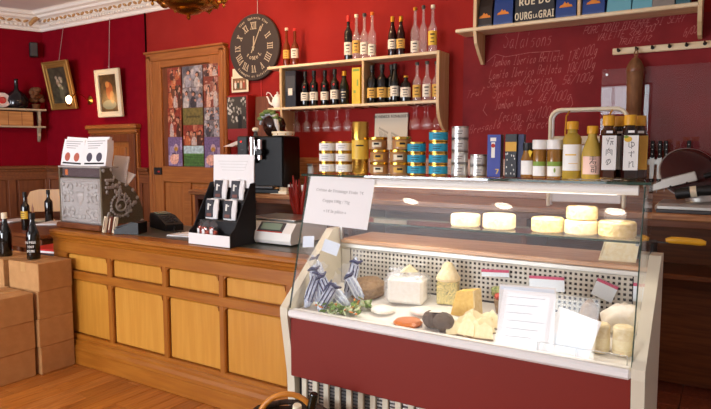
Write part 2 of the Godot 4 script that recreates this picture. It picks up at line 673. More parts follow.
	wainscot("trim_4", "short oak wainscot between the cupboard door and the photo door", at(0, 0, WZ), [-5.45, -5.29], 1.32)

func wainscot(nm: String, label: String, t: Transform3D, xs: Array, H: float) -> void:
	var w := struct(nm, label)
	var a: float = xs[0]
	var b: float = xs[-1]
	bg()
	bx(Vector3((a + b) / 2, H / 2, 0.008), Vector3(b - a, H, 0.016), 0.0, t)
	fin("backing", "dark_wood_y", w)
	bg()
	bx(Vector3((a + b) / 2, H - 0.02, 0.03), Vector3(b - a, 0.04, 0.06), 0.008, t)
	bx(Vector3((a + b) / 2, H - 0.055, 0.022), Vector3(b - a, 0.03, 0.04), 0.006, t)
	fin("cap_rail", "dark_wood_x", w)
	for y in [H - 0.12, 0.62, 0.07]:
		bg()
		bx(Vector3((a + b) / 2, y, 0.02), Vector3(b - a, 0.1 if y > 0.1 else 0.14, 0.03), 0.004, t)
		fin("rail", "dark_wood_x", w)
	for x in xs:
		bg()
		bx(Vector3(x, H / 2 - 0.04, 0.0195), Vector3(0.08, H - 0.1, 0.029), 0.004, t)
		fin("stile", "dark_wood_y", w)
	for i in xs.size() - 1:
		var c: float = (xs[i] + xs[i + 1]) / 2
		var wd: float = xs[i + 1] - xs[i] - 0.13
		if wd < 0.04:
			continue
		for q in [[0.92, 0.46], [0.35, 0.4]]:
			bg()
			bx(Vector3(c, q[0], 0.018), Vector3(wd, q[1], 0.014), 0.006, t)
			fin("panel", "dark_wood_y", w)

func spot(p: Vector3, aim: Vector3, ang: float, e: float, col: String, size: float, parent: Node) -> void:
	var l := SpotLight3D.new()
	l.name = "lamp_beam"
	l.light_color = Color(col)
	l.light_energy = e
	l.spot_angle = ang
	l.spot_angle_attenuation = 0.8
	l.spot_range = 20.0
	l.spot_attenuation = 2.0
	l.light_size = size
	l.shadow_enabled = true
	parent.add_child(l, true)
	l.look_at_from_position(p, aim, Vector3.RIGHT if absf((aim - p).normalized().y) > 0.95 else Vector3.UP)

func ceiling_lamps() -> void:
	# round recessed lamps over the customers' side: the display glass mirrors two of them
	var names := ["leftmost", "second", "third", "rightmost"]
	for i in 4:
		var x := -3.42 + i * 1.2
		var o := thing("ceiling_lamp", "round recessed ceiling lamp, %s of the row over the shop floor" % names[i], "lamp", Vector3(x, 3.15, 2.06), 0, "recessed lamps over the shop floor")
		bg()
		lathe([[0.1, 0.0], [0.14, -0.004], [0.14, -0.012], [0.115, -0.014], [0.1, -0.004]], 24)
		fin("trim_ring", "brushed", o)
		bg()
		lathe([[0, -0.003], [0.1, -0.003], [0.1, -0.001], [0, -0.001]], 24)
		fin("lamp_glass", "lamp_disc", o)
		spot(Vector3(0, -0.03, 0) + o.position, Vector3(x, 0, 1.8), 65, 1.6, "fff0dc", 0.11, o)
	# spotlights aimed at the back wall
	for s in [[-2.75, -3.35, -2.6, 2.3, 0.3, "over the wine shelf"], [-4.3, -3.2, -4.2, 2.2, 0.26, "over the photo door"]]:
		var o := thing("ceiling_spotlight", "small brass ceiling spotlight " + s[5], "lamp", Vector3(s[0], 3.15, s[1]), 0, "spotlights along the back wall")
		bg()
		lathe([[0, -0.015], [0.045, -0.015], [0.045, 0], [0, 0]], 16)
		cy(Vector3(0, -0.06, 0), Vector3(0, -0.01, 0), 0.008)
		fin("mount", "brass", o)
		var aim := Vector3(s[2], s[3], WZ)
		var dir := (aim - (o.position + Vector3(0, -0.1, 0))).normalized()
		var q := Transform3D(Basis.looking_at(dir, Vector3.RIGHT), Vector3(0, -0.1, 0)) * rot(90)
		bg()
		lathe([[0.0, 0.05], [0.02, 0.05], [0.034, -0.04], [0.03, -0.04], [0.018, 0.04]], 16, q)
		fin("shade", "brass", o)
		bg()
		lathe([[0, -0.03], [0.027, -0.03], [0.02, 0.0], [0, 0.0]], 14, q)
		fin("bulb", "bulb_warm", o)
		spot(o.position + Vector3(0, -0.1, 0) + dir * 0.045, aim, 62, s[4], "ffd9ac", 0.04, o)
	chandelier()

func chandelier() -> void:
	var o := thing("chandelier", "gilt brass chandelier bowl with pointed finial hanging at the top of the picture", "chandelier", Vector3(-3.25, -0.02, -3.0))
	bg()
	lathe([[0, 2.425], [0.012, 2.435], [0.017, 2.445], [0.009, 2.457], [0.03, 2.463], [0.075, 2.475], [0.09, 2.487], [0.085, 2.493], [0.13, 2.505], [0.17, 2.528], [0.185, 2.555], [0.195, 2.562], [0.195, 2.575], [0, 2.575]], 32)
	fin("bowl", "brass", o)
	for k in 10:
		bg()
		lump(Vector3.ZERO, Vector3(0.05, 0.032, 0.022), 0.2, 2.0, k, 12, 8, rot(0, -36.0 * k, 0) * at(0, 2.548, 0.19))
		fin("rim_lobe", "brass", o)
	bg()
	lathe([[0, 2.55], [0.05, 2.56], [0.03, 2.6], [0.018, 2.64], [0.03, 2.7], [0.012, 2.76], [0.012, 3.12], [0.05, 3.135], [0.05, 3.15], [0, 3.15]], 16)
	fin("stem", "brass", o)
	for k in 6:
		var a := TAU * k / 6 + 0.35
		var d := Vector3(cos(a), 0, sin(a))
		bg()
		tube([Vector3(0, 2.6, 0) + d * 0.03, Vector3(0, 2.585, 0) + d * 0.15, Vector3(0, 2.55, 0) + d * 0.21, Vector3(0, 2.56, 0) + d * 0.235, Vector3(0, 2.6, 0) + d * 0.24], [0.012, 0.014, 0.013, 0.011, 0.01], 8)
		lathe([[0, 2.545], [0.02, 2.55], [0.032, 2.575], [0.014, 2.58], [0.016, 2.595], [0.045, 2.61], [0.045, 2.616], [0, 2.616]], 14, Transform3D(Basis.IDENTITY, d * 0.24))
		lathe([[0, 2.515], [0.008, 2.52], [0.012, 2.53], [0.006, 2.545], [0, 2.545]], 10, Transform3D(Basis.IDENTITY, d * 0.24))
		var arm := fin("arm", "brass", o)
		bg()
		cy(d * 0.24 + Vector3(0, 2.616, 0), d * 0.24 + Vector3(0, 2.7, 0), 0.011)
		fin("candle_sleeve", "cap_cream", arm)
		bg()
		lathe([[0, 2.7], [0.014, 2.715], [0.016, 2.735], [0.008, 2.765], [0, 2.78]], 10, Transform3D(Basis.IDENTITY, d * 0.24))
		fin("bulb", "bulb_warm", arm)
		if k % 2 == 0:
			var l := OmniLight3D.new()
			l.name = "bulb_light"
			l.light_color = Color("ffcf96")
			l.light_energy = 0.4
			l.omni_range = 15.0
			l.omni_attenuation = 2.0
			l.light_size = 0.015
			l.shadow_enabled = true
			l.position = d * 0.24 + Vector3(0, 2.735, 0)
			arm.add_child(l, true)

# a part built in world coordinates, hung under a thing
func finw(nm: String, m: String, o: Node3D) -> MeshInstance3D:
	return fin(nm, m, o, o.transform.affine_inverse())

func counter() -> void:
	var o := thing("shop_counter", "long honey oak shop counter with raised panels and dark inlaid top", "counter", Vector3(-2.9, 0, -2.8))
	bg()
	bx(Vector3(-2.9, 0.5, -2.79), Vector3(2.4, 0.82, 0.6))
	finw("carcass", "oak_y", o)
	# plinth and mouldings
	bg()
	bx(Vector3(-2.9, 0.055, -2.47), Vector3(2.42, 0.11, 0.05), 0.006)
	finw("plinth", "oak_x", o)
	bg()
	mould([[0, 0.11], [0.03, 0.11], [0.03, 0.13], [0.018, 0.15], [0.018, 0.165], [0.006, 0.18], [0, 0.18]], Vector3(-4.11, 0, -2.475), Vector3(-1.69, 0, -2.475), Vector3(0, 0, 1))
	finw("base_moulding", "oak_x", o)
	for r in [[0.18, 0.215], [0.605, 0.665], [0.785, 0.87]]:
		bg()
		bx(Vector3(-2.9, (r[0] + r[1]) / 2, -2.475), Vector3(2.42, r[1] - r[0], 0.03), 0.006)
		finw("rail", "oak_x", o)
	var px := [[-3.955, -3.505], [-3.455, -2.962], [-2.915, -2.48], [-2.433, -1.985]]
	var sx := [[-4.11, -3.955], [-3.505, -3.455], [-2.962, -2.915], [-2.48, -2.433], [-1.985, -1.69]]
	for s in sx:
		bg()
		bx(Vector3((s[0] + s[1]) / 2, 0.5, -2.4755), Vector3(s[1] - s[0], 0.64, 0.029), 0.007)
		finw("stile", "oak_y", o)
	var k := 0
	for p in px:
		for r in [[0.215, 0.605], [0.665, 0.785]]:
			var c := Vector3((p[0] + p[1]) / 2, (r[0] + r[1]) / 2, -2.486)
			bg()
			bx(c, Vector3(p[1] - p[0] - 0.012, r[1] - r[0] - 0.012, 0.016), 0.005)
			finw("panel", "oak_panel" if k % 3 else "oak_panel_b", o)
			# quarter beads in the frame's corners round the panel openings
			for e in [[p[0], 1.0], [p[1], -1.0]]:
				bg()
				var q := []
				for i in 6:
					var an := PI / 2 * i / 5
					q.append([e[0] + e[1] * 0.03 * (1 - sin(an)), r[1] - 0.03 * (1 - cos(an))])
				q.append([e[0], r[1]])
				prism(q, 0.028, at(0, 0, -2.476))
				finw("corner_fillet", "oak_y", o)
			k += 1
	bg()
	mould([[0, 0.87], [0.012, 0.87], [0.016, 0.885], [0.03, 0.893], [0.034, 0.91], [0, 0.91]], Vector3(-4.11, 0, -2.475), Vector3(-1.69, 0, -2.475), Vector3(0, 0, 1))
	finw("cornice_moulding", "oak_x", o)
	bg()
	bx(Vector3(-2.9, 0.9275, -2.775), Vector3(2.44, 0.035, 0.68), 0.01)
	var top := finw("counter_top", "oak_x", o)
	bg()
	bx(Vector3(-2.9, 0.946, -2.82), Vector3(2.36, 0.003, 0.52), 0.001)
	fin("top_inlay", "inlay", top)

var tray := func(z: float) -> float: return 0.79 + (-2.07 - z) / 0.36 * 0.06

func case_body() -> void:
	mat("perf_metal", "c4bfb2", 0.5, 0.1)
	var o := thing("display_case", "refrigerated cheese display case with red front and slanted glass", "display case", Vector3(-0.93, 0, -2.4))
	for x in [-1.64, -0.22]:
		bg()
		prism([[2.085, 0], [2.065, 0.5], [2.02, 0.78], [2.02, 0.815], [2.38, 1.125], [2.46, 1.125], [2.46, 0]], 0.04, Transform3D(Basis(Vector3(0, 0, -1), Vector3.UP, Vector3(1, 0, 0)), Vector3(x, 0, 0)))
		finw("end_panel", "cream_paint", o)
	bg()
	bx(Vector3(-0.93, 0.64, -2.055), Vector3(1.38, 0.27, 0.03), 0.004)
	finw("front_panel", "case_red", o)
	bg()
	bx(Vector3(-0.93, 0.792, -2.045), Vector3(1.38, 0.034, 0.055), 0.009)
	finw("front_ledge", "white_paint", o)
	bg()
	bx(Vector3(-0.93, 0.29, -2.115), Vector3(1.38, 0.43, 0.02))
	var gr := finw("kick_grille", "dark_grey", o)
	bg()
	bx(Vector3.ZERO, Vector3(0.027, 0.42, 0.014), 0.002)
	var sl := fin("slat", "cream_paint", gr, at(-1.585, 0.29, -2.098))
	for i in 22:
		same(sl, "slat", gr, at(-1.585 + 0.0595 * (i + 1), 0.29, -2.098))
	bg()
	for i in 23:
		for j in 26:
			bx(Vector3(-1.585 + 0.0595 * i + 0.03, 0.1 + j * 0.0155, -2.1035), Vector3(0.026, 0.0065, 0.004))
	var lv := fin("louvre_lines", "steel", gr)
	lv.set_meta("kind", "stuff")
	bg()
	bx(Vector3(-0.93, 0.04, -2.2), Vector3(1.38, 0.08, 0.16))
	finw("plinth", "void_black", o)
	bg()
	bx(Vector3(-0.93, 0.42, -2.29), Vector3(1.37, 0.68, 0.33))
	bx(Vector3(-0.93, 0.525, -2.59), Vector3(1.37, 1.04, 0.26))
	finw("cabinet", "brushed", o)
	bg()
	prism([[2.065, 0.775], [2.065, 0.79], [2.44, 0.853], [2.44, 0.838]], 1.37, Transform3D(Basis(Vector3(0, 0, -1), Vector3.UP, Vector3(1, 0, 0)), Vector3(-0.93, 0, 0)))
	finw("tray", "white_plastic", o)
	# perforated back: a lattice before a dark air duct
	bg()
	bx(Vector3(-0.93, 0.94, -2.4565), Vector3(1.37, 0.2, 0.005))
	finw("air_duct", "void_black", o)
	bg()
	for i in 63:
		bx(Vector3(-1.555 + i * 0.02, 0.945, -2.448), Vector3(0.0095, 0.17, 0.003))
	for j in 9:
		bx(Vector3(-0.93, 0.865 + j * 0.02, -2.4475), Vector3(1.26, 0.0095, 0.003))
	bx(Vector3(-1.59, 0.945, -2.4475), Vector3(0.05, 0.19, 0.004))
	bx(Vector3(-0.27, 0.945, -2.4475), Vector3(0.05, 0.19, 0.004))
	finw("perforated_back", "perf_metal", o)
	bg()
	bx(Vector3(-0.93, 1.04, -2.446), Vector3(1.375, 0.022, 0.02), 0.003)
	finw("back_strip", "brushed", o)
	bg()
	bx(Vector3(-0.93, 1.061, -2.59), Vector3(1.375, 0.02, 0.3), 0.003)
	finw("cutting_ledge", "board_wood", o)
	for x in [-1.6, -0.262]:
		bg()
		bx(Vector3(x, 1.23, -2.425), Vector3(0.014, 0.318, 0.014), 0.002)
		finw("upright", "steel", o)
		bg()
		bx(Vector3(x, 1.181, -2.32), Vector3(0.01, 0.008, 0.2), 0.001)
		finw("shelf_bracket", "steel", o)
	# glazing
	var a := deg_to_rad(14.5)
	var gt := Transform3D(Basis(Vector3.RIGHT, -a), Vector3(-0.93, 1.098, -2.112))
	bg()
	bx(Vector3.ZERO, Vector3(1.374, 0.585, 0.006), 0.0, gt)
	var fg := finw("front_glass", "pane", o)
	for x in [-0.689, 0.689]:
		bg()
		bx(Vector3(x, 0, 0), Vector3(0.004, 0.588, 0.008), 0.0, gt)
		fin("glass_edge", "pane_edge", fg)
	for x in [-1.618, -0.242]:
		bg()
		prism([[2.04, 0.835], [2.185, 1.386], [2.42, 1.386], [2.42, 1.128], [2.384, 1.128]], 0.003, Transform3D(Basis(Vector3(0, 0, -1), Vector3.UP, Vector3(1, 0, 0)), Vector3(x, 0, 0)))
		finw("side_glass", "pane", o)
	bg()
	bx(Vector3(-0.93, 1.393, -2.31), Vector3(1.42, 0.008, 0.3))
	var tp := finw("top_glass", "pane", o)
	for z in [-2.1585, -2.4615]:
		bg()
		bx(Vector3(-0.93, 1.393, z), Vector3(1.42, 0.009, 0.003))
		fin("glass_edge", "pane_edge", tp)
	bg()
	bx(Vector3(-0.93, 1.19, -2.31), Vector3(1.35, 0.007, 0.19))
	var sh := finw("glass_shelf", "pane", o)
	for z in [-2.214, -2.406]:
		bg()
		bx(Vector3(-0.93, 1.19, z), Vector3(1.35, 0.008, 0.003))
		fin("glass_edge", "pane_edge", sh)
	bg()
	cy(Vector3(-1.6, 1.368, -2.2), Vector3(-0.262, 1.368, -2.2), 0.017, 0.017, 14)
	var hs := finw("lamp_housing", "white_plastic", o)
	bg()
	bx(Vector3(-0.93, 1.3525, -2.212), Vector3(1.2, 0.006, 0.014), 0.002)
	fin("lamp_tube", "tube_glow", hs)
	var al := AreaLight3D.new()
	al.name = "tube_light"
	al.area_size = Vector2(1.2, 0.02)
	al.area_normalize_energy = true
	al.light_energy = 0.5
	al.light_color = Color("fff6e8")
	al.shadow_enabled = true
	al.area_range = 10.0
	al.transform = Transform3D(Basis(Vector3.RIGHT, -PI / 2), Vector3(-0.93, 1.347, -2.214))
	hs.add_child(al)
	# notice taped to the outside of the glass
	var t := gt * at(-0.51, 0.188, 0.0062)
	var no := thing("paper_notice", "white paper notice with faint text taped to the display glass", "notice", Vector3(-1.465, 1.27, -2.15))
	var inv := no.transform.affine_inverse()
	bg()
	sheet(0.335, 0.215, 0.0012, t * rot(0, 0, -2))
	var pp := fin("paper", "white_paper", no, inv)
	words("Crème de Fromage Frais  7€", 0.013, "ink_pale", pp, t * rot(0, 0, -2, Vector3(0, 0.045, 0.0002)), true, 0.0004)
	words("Coppa 100g / 75g", 0.013, "ink_pale", pp, t * rot(0, 0, -2, Vector3(-0.01, 0.0, 0.0002)), true, 0.0004)
	words("« 1€ la pièce »", 0.013, "ink_pale", pp, t * rot(0, 0, -2, Vector3(-0.01, -0.045, 0.0002)), true, 0.0004)

func disc(r: float, h: float, t := ID, b := 0.006) -> void:
	lathe([[0, 0], [r - b, 0], [r, b], [r * 1.01, h * 0.5], [r, h - b], [r - b, h], [0, h]], 26, t)

func case_contents() -> void:
	matnoise("rind_pale", ["e3cf9c", "ead9ad", "f0e3c0"], 0.03, Vector3(5, 5, 5), 0.75, 0, 21, 0.15)
	matnoise("rind_ochre", ["d4b678", "dcc188", "e5cd9a"], 0.03, Vector3(5, 5, 5), 0.75, 0, 22, 0.15)
	matnoise("rind_brown", ["7c6040", "8f7250", "a08562"], 0.03, Vector3(6, 6, 6), 0.85, 0, 23, 0.2)
	matnoise("cheese_white", ["efe7d6", "f3ecdd", "f7f2e8"], 0.03, Vector3(5, 5, 5), 0.7, 0, 24)
	matnoise("cheese_yellow", ["e0b44e", "e5bc5a", "eac568"], 0.03, Vector3(5, 5, 5), 0.55, 0, 25)
	matnoise("cheese_blue", ["4e5a4a", "e6cf7a", "ead588", "efdc98", "5e6a52"], 0.06, Vector3(6, 6, 6), 0.6, 0, 26)
	matnoise("cheese_pale", ["ecdcab", "f0e2b6", "f3e8c3"], 0.03, Vector3(5, 5, 5), 0.65, 0, 27)
	matnoise("ash_dark", ["3d342b", "5a4c3f", "75665a"], 0.04, Vector3(8, 8, 8), 0.8, 0, 28, 0.2)
	mat("quince", "c46a1c", 0.3)
	matnoise("greens", ["5d7a34", "82a04c", "b9c48a", "d0a070"], 0.05, Vector3(9, 9, 9), 0.6, 0, 29)
	matnoise("foil_blue", ["2a3f86", "dfe6f2", "35539e", "eef2f8"], 0.05, Vector3(14, 14, 14), 0.3, 0, 30)
	mat("foil_white", "dfe8f0", 0.3)
	mat("ribbon_navy", "1c2450", 0.4)
	glass("plastic_film", "eceff4", 0.22, 0.15)
	mat("edge_pink", "c4436a", 0.6)
	mat("pale_blue_white", "e3edf6", 0.6)
	mat("tomato", "b23a20", 0.35)
	# wheels on the glass shelf
	var gp := "small cheese wheels on the glass shelf"
	for w in [[-0.916, 0.06, 0.05, 1.194, "rind_pale", "pale cheese wheel alone at the left of the glass shelf"],
			[-0.775, 0.064, 0.058, 1.194, "rind_pale", "pale cheese wheel second from the left on the glass shelf"],
			[-0.585, 0.06, 0.055, 1.194, "rind_ochre", "ochre cheese wheel with a mottled patch in the middle of the glass shelf"],
			[-0.464, 0.059, 0.053, 1.194, "rind_pale", "lower cheese wheel of the stacked pair on the glass shelf"],
			[-0.462, 0.055, 0.05, 1.2472, "rind_ochre", "upper cheese wheel of the stacked pair on the glass shelf"],
			[-0.34, 0.064, 0.056, 1.194, "rind_ochre", "rightmost cheese wheel on the glass shelf beside the side glass"]]:
		var o := thing("round_cheese", w[5], "cheese", Vector3(w[0], w[3], -2.31), 0, gp)
		bg()
		disc(w[1], w[2])
		fin("rind", w[4], o)
		bg()
		bx(Vector3(0, w[2] + 0.0006, 0), Vector3(0.04, 0.001, 0.03), 0)
		fin("label_card", "cheese_white", o, rot(0, rng.randf_range(-30, 30)))
	var wd := thing("cheese_wedge", "large pale cheese wedge standing on the wooden ledge below the shelf", "cheese", Vector3(-0.36, 1.071, -2.53), 6)
	bg()
	prism([[-0.075, 0], [0.06, 0], [0.072, 0.1], [-0.05, 0.1]], 0.06)
	fin("paste", "cheese_pale", wd)
	bg()
	bx(Vector3(-0.067, 0.05, 0), Vector3(0.006, 0.1, 0.06), 0.001, rot(0, 0, -14))
	fin("rind", "rind_ochre", wd)
	# the tray
	var z := -2.35
	var o := thing("brown_cheese", "flat brown-rinded cheese behind the blue packets on the left", "cheese", Vector3(-1.4, tray.call(-2.34) + 0.001, -2.34))
	bg()
	lathe([[0, 0], [0.075, 0], [0.088, 0.02], [0.086, 0.05], [0.06, 0.075], [0, 0.082]], 24, rot(6, 0, 4))
	fin("rind", "rind_brown", o)
	o = thing("wrapped_cheese", "big white cheese block wrapped in clear plastic film", "cheese", Vector3(-1.19, tray.call(-2.33) + 0.002, -2.33), 12)
	bg()
	bx(Vector3(0, 0.058, 0), Vector3(0.16, 0.112, 0.105), 0.012)
	fin("paste", "cheese_white", o)
	bg()
	bx(Vector3(0, 0.063, 0), Vector3(0.19, 0.126, 0.13), 0.022)
	for k in 6:
		bx(Vector3(-0.08 + 0.032 * k, 0.132, 0.02 * (k % 3) - 0.02), Vector3(0.05, 0.014, 0.06), 0.004, rot(12 * (k % 3) - 10, 30 * k, 14 * (k % 2) - 6))
	fin("film_wrap", "plastic_film", o)
	o = thing("cheese_scrap", "small cream cheese piece lying on top of the wrapped block", "cheese", Vector3(-1.185, tray.call(-2.33) + 0.138, -2.33), 30)
	bg()
	prism([[-0.035, 0], [0.04, 0], [0.005, 0.03]], 0.035)
	fin("paste", "cheese_pale", o)
	for q in [[-1.235, -2.19, 0.055, "flat white fresh cheese left of the orange quince paste"], [-1.075, -2.235, 0.055, "flat white fresh cheese behind the orange quince paste"]]:
		o = thing("fresh_cheese", q[3], "cheese", Vector3(q[0], tray.call(q[1]) + 0.001, q[1]), 0, "flat fresh cheeses on the tray")
		bg()
		lump(Vector3(0, 0.014, 0), Vector3(q[2], 0.017, q[2] * 0.85), 0.1, 1.4, int(q[0] * -100), 18, 8)
		fin("curd", "cheese_white", o)
	o = thing("quince_paste", "round glossy orange quince paste at the front of the tray", "paste", Vector3(-1.085, tray.call(-2.13), -2.13))
	bg()
	lathe([[0, 0], [0.055, 0], [0.06, 0.008], [0.05, 0.018], [0, 0.022]], 22)
	fin("paste", "quince", o)
	o = thing("ash_cheese", "dark grey ash-coated double lump of cheese beside the quince paste", "cheese", Vector3(-0.955, tray.call(-2.13), -2.13), -15)
	bg()
	lump(Vector3(-0.028, 0.034, 0), Vector3(0.042, 0.036, 0.036), 0.14, 2.0, 3)
	lump(Vector3(0.03, 0.036, 0), Vector3(0.045, 0.038, 0.038), 0.14, 2.0, 4)
	fin("ash_crust", "ash_dark", o)
	bg()
	bx(Vector3(0, 0.0715, 0), Vector3(0.05, 0.001, 0.03), 0, rot(0, 20, 4))
	fin("label_card", "cheese_white", o)
	o = thing("blue_cheese", "yellow blue-veined cheese block standing against the perforated back", "cheese", Vector3(-1.015, tray.call(-2.37) + 0.001, -2.37), 10)
	bg()
	bx(Vector3(0, 0.052, 0), Vector3(0.09, 0.1, 0.05), 0.004)
	fin("paste", "cheese_blue", o)
	o = thing("pyramid_cheese", "pale pointed pyramid cheese sitting on the blue-veined block", "cheese", Vector3(-1.015, tray.call(-2.37) + 0.105, -2.37), 10)
	bg()
	lathe([[0, 0], [0.05, 0], [0.054, 0.012], [0.036, 0.045], [0.018, 0.075], [0, 0.082]], 7)
	fin("rind", "rind_pale", o)
	o = thing("orange_cheese", "orange-yellow hard cheese wedge right of the blue-veined block", "cheese", Vector3(-0.9, tray.call(-2.29), -2.29), -8)
	bg()
	prism([[-0.055, 0], [0.055, 0], [0.045, 0.115], [-0.03, 0.1]], 0.06)
	fin("paste", "cheese_yellow", o)
	bg()
	prism([[0.055, 0], [0.061, 0], [0.051, 0.117], [0.045, 0.115]], 0.06)
	fin("rind", "rind_ochre", o)
	# a heap of pale slices and cut pieces
	for i in 12:
		var p := Vector3(-0.87 + (i % 4) * 0.036 + rng.randf_range(-0.008, 0.008), 0, -2.105 - (i / 4) * 0.048)
		p.y = tray.call(p.z) + 0.002 + (i % 2) * 0.004
		var rows := ["front row", "middle row", "back row"]
		var cols := ["first", "second", "third", "fourth"]
		o = thing("cheese_slice", "pale cut cheese slice, %s of the heap's %s" % [cols[i % 4], rows[i / 4]], "cheese", p, rng.randf_range(-40, 40), "cut pale cheese slices on the tray")
		bg()
		prism([[-0.034, 0], [0.034, 0], [0.028, 0.042], [0.0, 0.06 + 0.006 * (i % 3)], [-0.028, 0.046]], 0.011, rot(-34, 0, 0))
		var sl := fin("paste", "cheese_pale", o)
		bg()
		prism([[-0.034, -0.003], [0.034, -0.003], [0.034, 0.0], [-0.034, 0.0]], 0.0115, rot(-34, 0, 0))
		fin("rind_edge", "rind_brown", sl)
	o = thing("garnish_pot", "small pot of red and green garnish in front of the perforated back", "garnish", Vector3(-0.765, tray.call(-2.36), -2.36))
	bg()
	lathe([[0, 0], [0.03, 0], [0.042, 0.06], [0.038, 0.06], [0, 0.05]], 16)
	fin("pot", "rind_brown", o)
	for k in 3:
		bg()
		ball(Vector3(-0.02 + 0.02 * k, 0.07 + 0.008 * (k % 2), 0.012), Vector3(0.017, 0.015, 0.017), 10, 6)
		fin("tomato", "tomato", o)
	bg()
	for k in 5:
		lump(Vector3(-0.04 + 0.02 * k, 0.085, -0.008), Vector3(0.018, 0.022, 0.015), 0.4, 2.5, 40 + k, 8, 6)
	fin("leaves", "greens", o)
	# opaque sheets and plates built for window and awning reflections, then blank cards
	o = thing("reflection_sheet", "large opaque white sheet built for the window reflection in the middle of the display tray", "card", Vector3(-0.6, tray.call(-2.1), -2.1), 3)  # opaque sheet set where the glass mirrors the window
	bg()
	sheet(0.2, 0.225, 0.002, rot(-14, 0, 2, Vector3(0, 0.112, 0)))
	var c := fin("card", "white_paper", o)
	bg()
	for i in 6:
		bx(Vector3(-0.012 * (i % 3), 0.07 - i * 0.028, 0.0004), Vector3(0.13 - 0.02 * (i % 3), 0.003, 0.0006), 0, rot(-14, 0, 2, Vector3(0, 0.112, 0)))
	fin("pale_lines", "ink_pale", c)
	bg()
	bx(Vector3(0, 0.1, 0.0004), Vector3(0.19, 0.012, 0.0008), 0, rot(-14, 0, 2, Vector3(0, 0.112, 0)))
	fin("header_stripe", "pale_blue_white", c)
	o = thing("banded_reflection", "white sheet with a pale blue band, built for the window reflection right of the large sheet", "card", Vector3(-0.44, tray.call(-2.1), -2.1), -4)  # second opaque sheet set at the window's reflection
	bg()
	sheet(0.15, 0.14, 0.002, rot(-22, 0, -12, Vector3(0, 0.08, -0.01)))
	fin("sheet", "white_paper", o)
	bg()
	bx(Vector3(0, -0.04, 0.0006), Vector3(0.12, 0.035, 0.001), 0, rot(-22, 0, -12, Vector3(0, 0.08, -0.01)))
	fin("blue_band", "pale_blue_white", o)
	var reflection_plates := [[-0.83, 0.985, 0.12, 0.03, 4, "pink-topped"], [-0.615, 0.965, 0.14, 0.06, 3, "wide pale blue"], [-0.395, 0.965, 0.08, 0.07, -20, "tilted pink-edged"], [-0.272, 0.972, 0.045, 0.07, 0, "narrow upright"]]  # solid pink-edged plates in place of awning and sky reflections
	for g in reflection_plates:
		o = thing("reflection_plate", "%s plate built for a reflection, at the perforated back of the case" % g[5], "tag", Vector3(g[0], g[1], -2.435), 0, "plates built for reflections in the case glass")
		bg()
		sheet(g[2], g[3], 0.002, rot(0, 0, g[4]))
		fin("card", "pale_blue_white", o)
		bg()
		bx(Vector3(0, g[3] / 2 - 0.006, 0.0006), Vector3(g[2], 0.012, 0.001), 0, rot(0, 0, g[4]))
		fin("pink_edge", "edge_pink", o)
	for q in [[-1.455, 1.085, -2.19, 0.085, 0.055, -12, "larger blank white card stuck inside the glass under the notice"], [-1.575, 1.1, -2.16, 0.06, 0.05, 6, "smaller pale card stuck inside the glass under the notice's left corner"]]:
		o = thing("blank_card", q[6], "card", Vector3(q[0], q[1], -2.118), 0, "blank cards stuck inside the glass")
		bg()
		sheet(q[3], q[4], 0.0015, rot(-14.5, 0, q[5]))
		fin("card", "pale_blue_white", o)
	# right end
	for q in [[-0.362, -2.17, "left of the two small upright cheese drums at the tray's right end"], [-0.288, -2.175, "right of the two small upright cheese drums at the tray's right end"]]:
		o = thing("cheese_drum", q[2], "cheese", Vector3(q[0], tray.call(q[1]), q[1]), 0, "small cheese drums")
		bg()
		disc(0.033, 0.1)
		fin("rind", "rind_pale", o)
		bg()
		lathe([[0.0336, 0.02], [0.0336, 0.055]], 20)
		fin("paper_band", "cheese_pale", o)
	o = thing("cone_cheese", "pointed pinkish cone cheese behind the cheese drums", "cheese", Vector3(-0.43, tray.call(-2.34), -2.34))
	bg()
	lathe([[0, 0], [0.045, 0], [0.048, 0.02], [0.03, 0.08], [0.01, 0.11], [0, 0.112]], 12)
	fin("rind", "rind_brown", o)
	o = thing("ochre_cheese", "small round ochre cheese in front of the cone cheese", "cheese", Vector3(-0.425, tray.call(-2.24), -2.24))
	bg()
	lump(Vector3(0, 0.035, 0), Vector3(0.035, 0.037, 0.035), 0.08, 1.5, 9)
	fin("rind", "cheese_yellow", o)
	o = thing("wrapped_curd", "white curd in crumpled paper at the right back corner of the tray", "cheese", Vector3(-0.31, tray.call(-2.33), -2.33), 20)
	bg()
	lump(Vector3(0, 0.055, 0), Vector3(0.075, 0.06, 0.05), 0.3, 2.6, 12, 18, 10)
	fin("paper", "cheese_white", o)
	o = thing("wire_rail", "thin wire rail along the front of the display tray", "rail", Vector3(-0.42, tray.call(-2.075), -2.075))
	bg()
	tube([Vector3(-0.13, 0.045, 0), Vector3(0.16, 0.045, 0)], 0.0018, 6)
	for x in [-0.13, 0.0, 0.16]:
		tube([Vector3(x, 0, 0), Vector3(x, 0.045, 0)], 0.0018, 6)
	fin("wire", "steel", o)
	# foil and film packets with salad leaves on the left
	matnoise("foil_stripe", ["2b3c80", "e4eaf4", "f2f5fa", "8fa6d0", "e9eef6"], 0.03, Vector3(26, 2.2, 26), 0.25, 0, 30)
	mat("leaf_green", "6a8a3a", 0.5)
	mat("leaf_pale", "c3cfa0", 0.5)
	mat("carrot", "d0762e", 0.5)
	glass("cellophane", "e8eef8", 0.07, 0.05)
	var pk := [[-1.575, -2.1, -18, 0.085], [-1.53, -2.13, 10, 0.09], [-1.495, -2.085, -30, 0.07], [-1.56, -2.24, 22, 0.1], [-1.455, -2.15, 28, 0.08], [-1.395, -2.17, 48, 0.07], [-1.45, -2.235, -12, 0.095], [-1.37, -2.24, 30, 0.07]]
	var pl := ["in front at the far left", "second from the left", "in front at the middle", "at the back far left", "right of the salad middle", "second from the right", "at the back middle", "rightmost"]
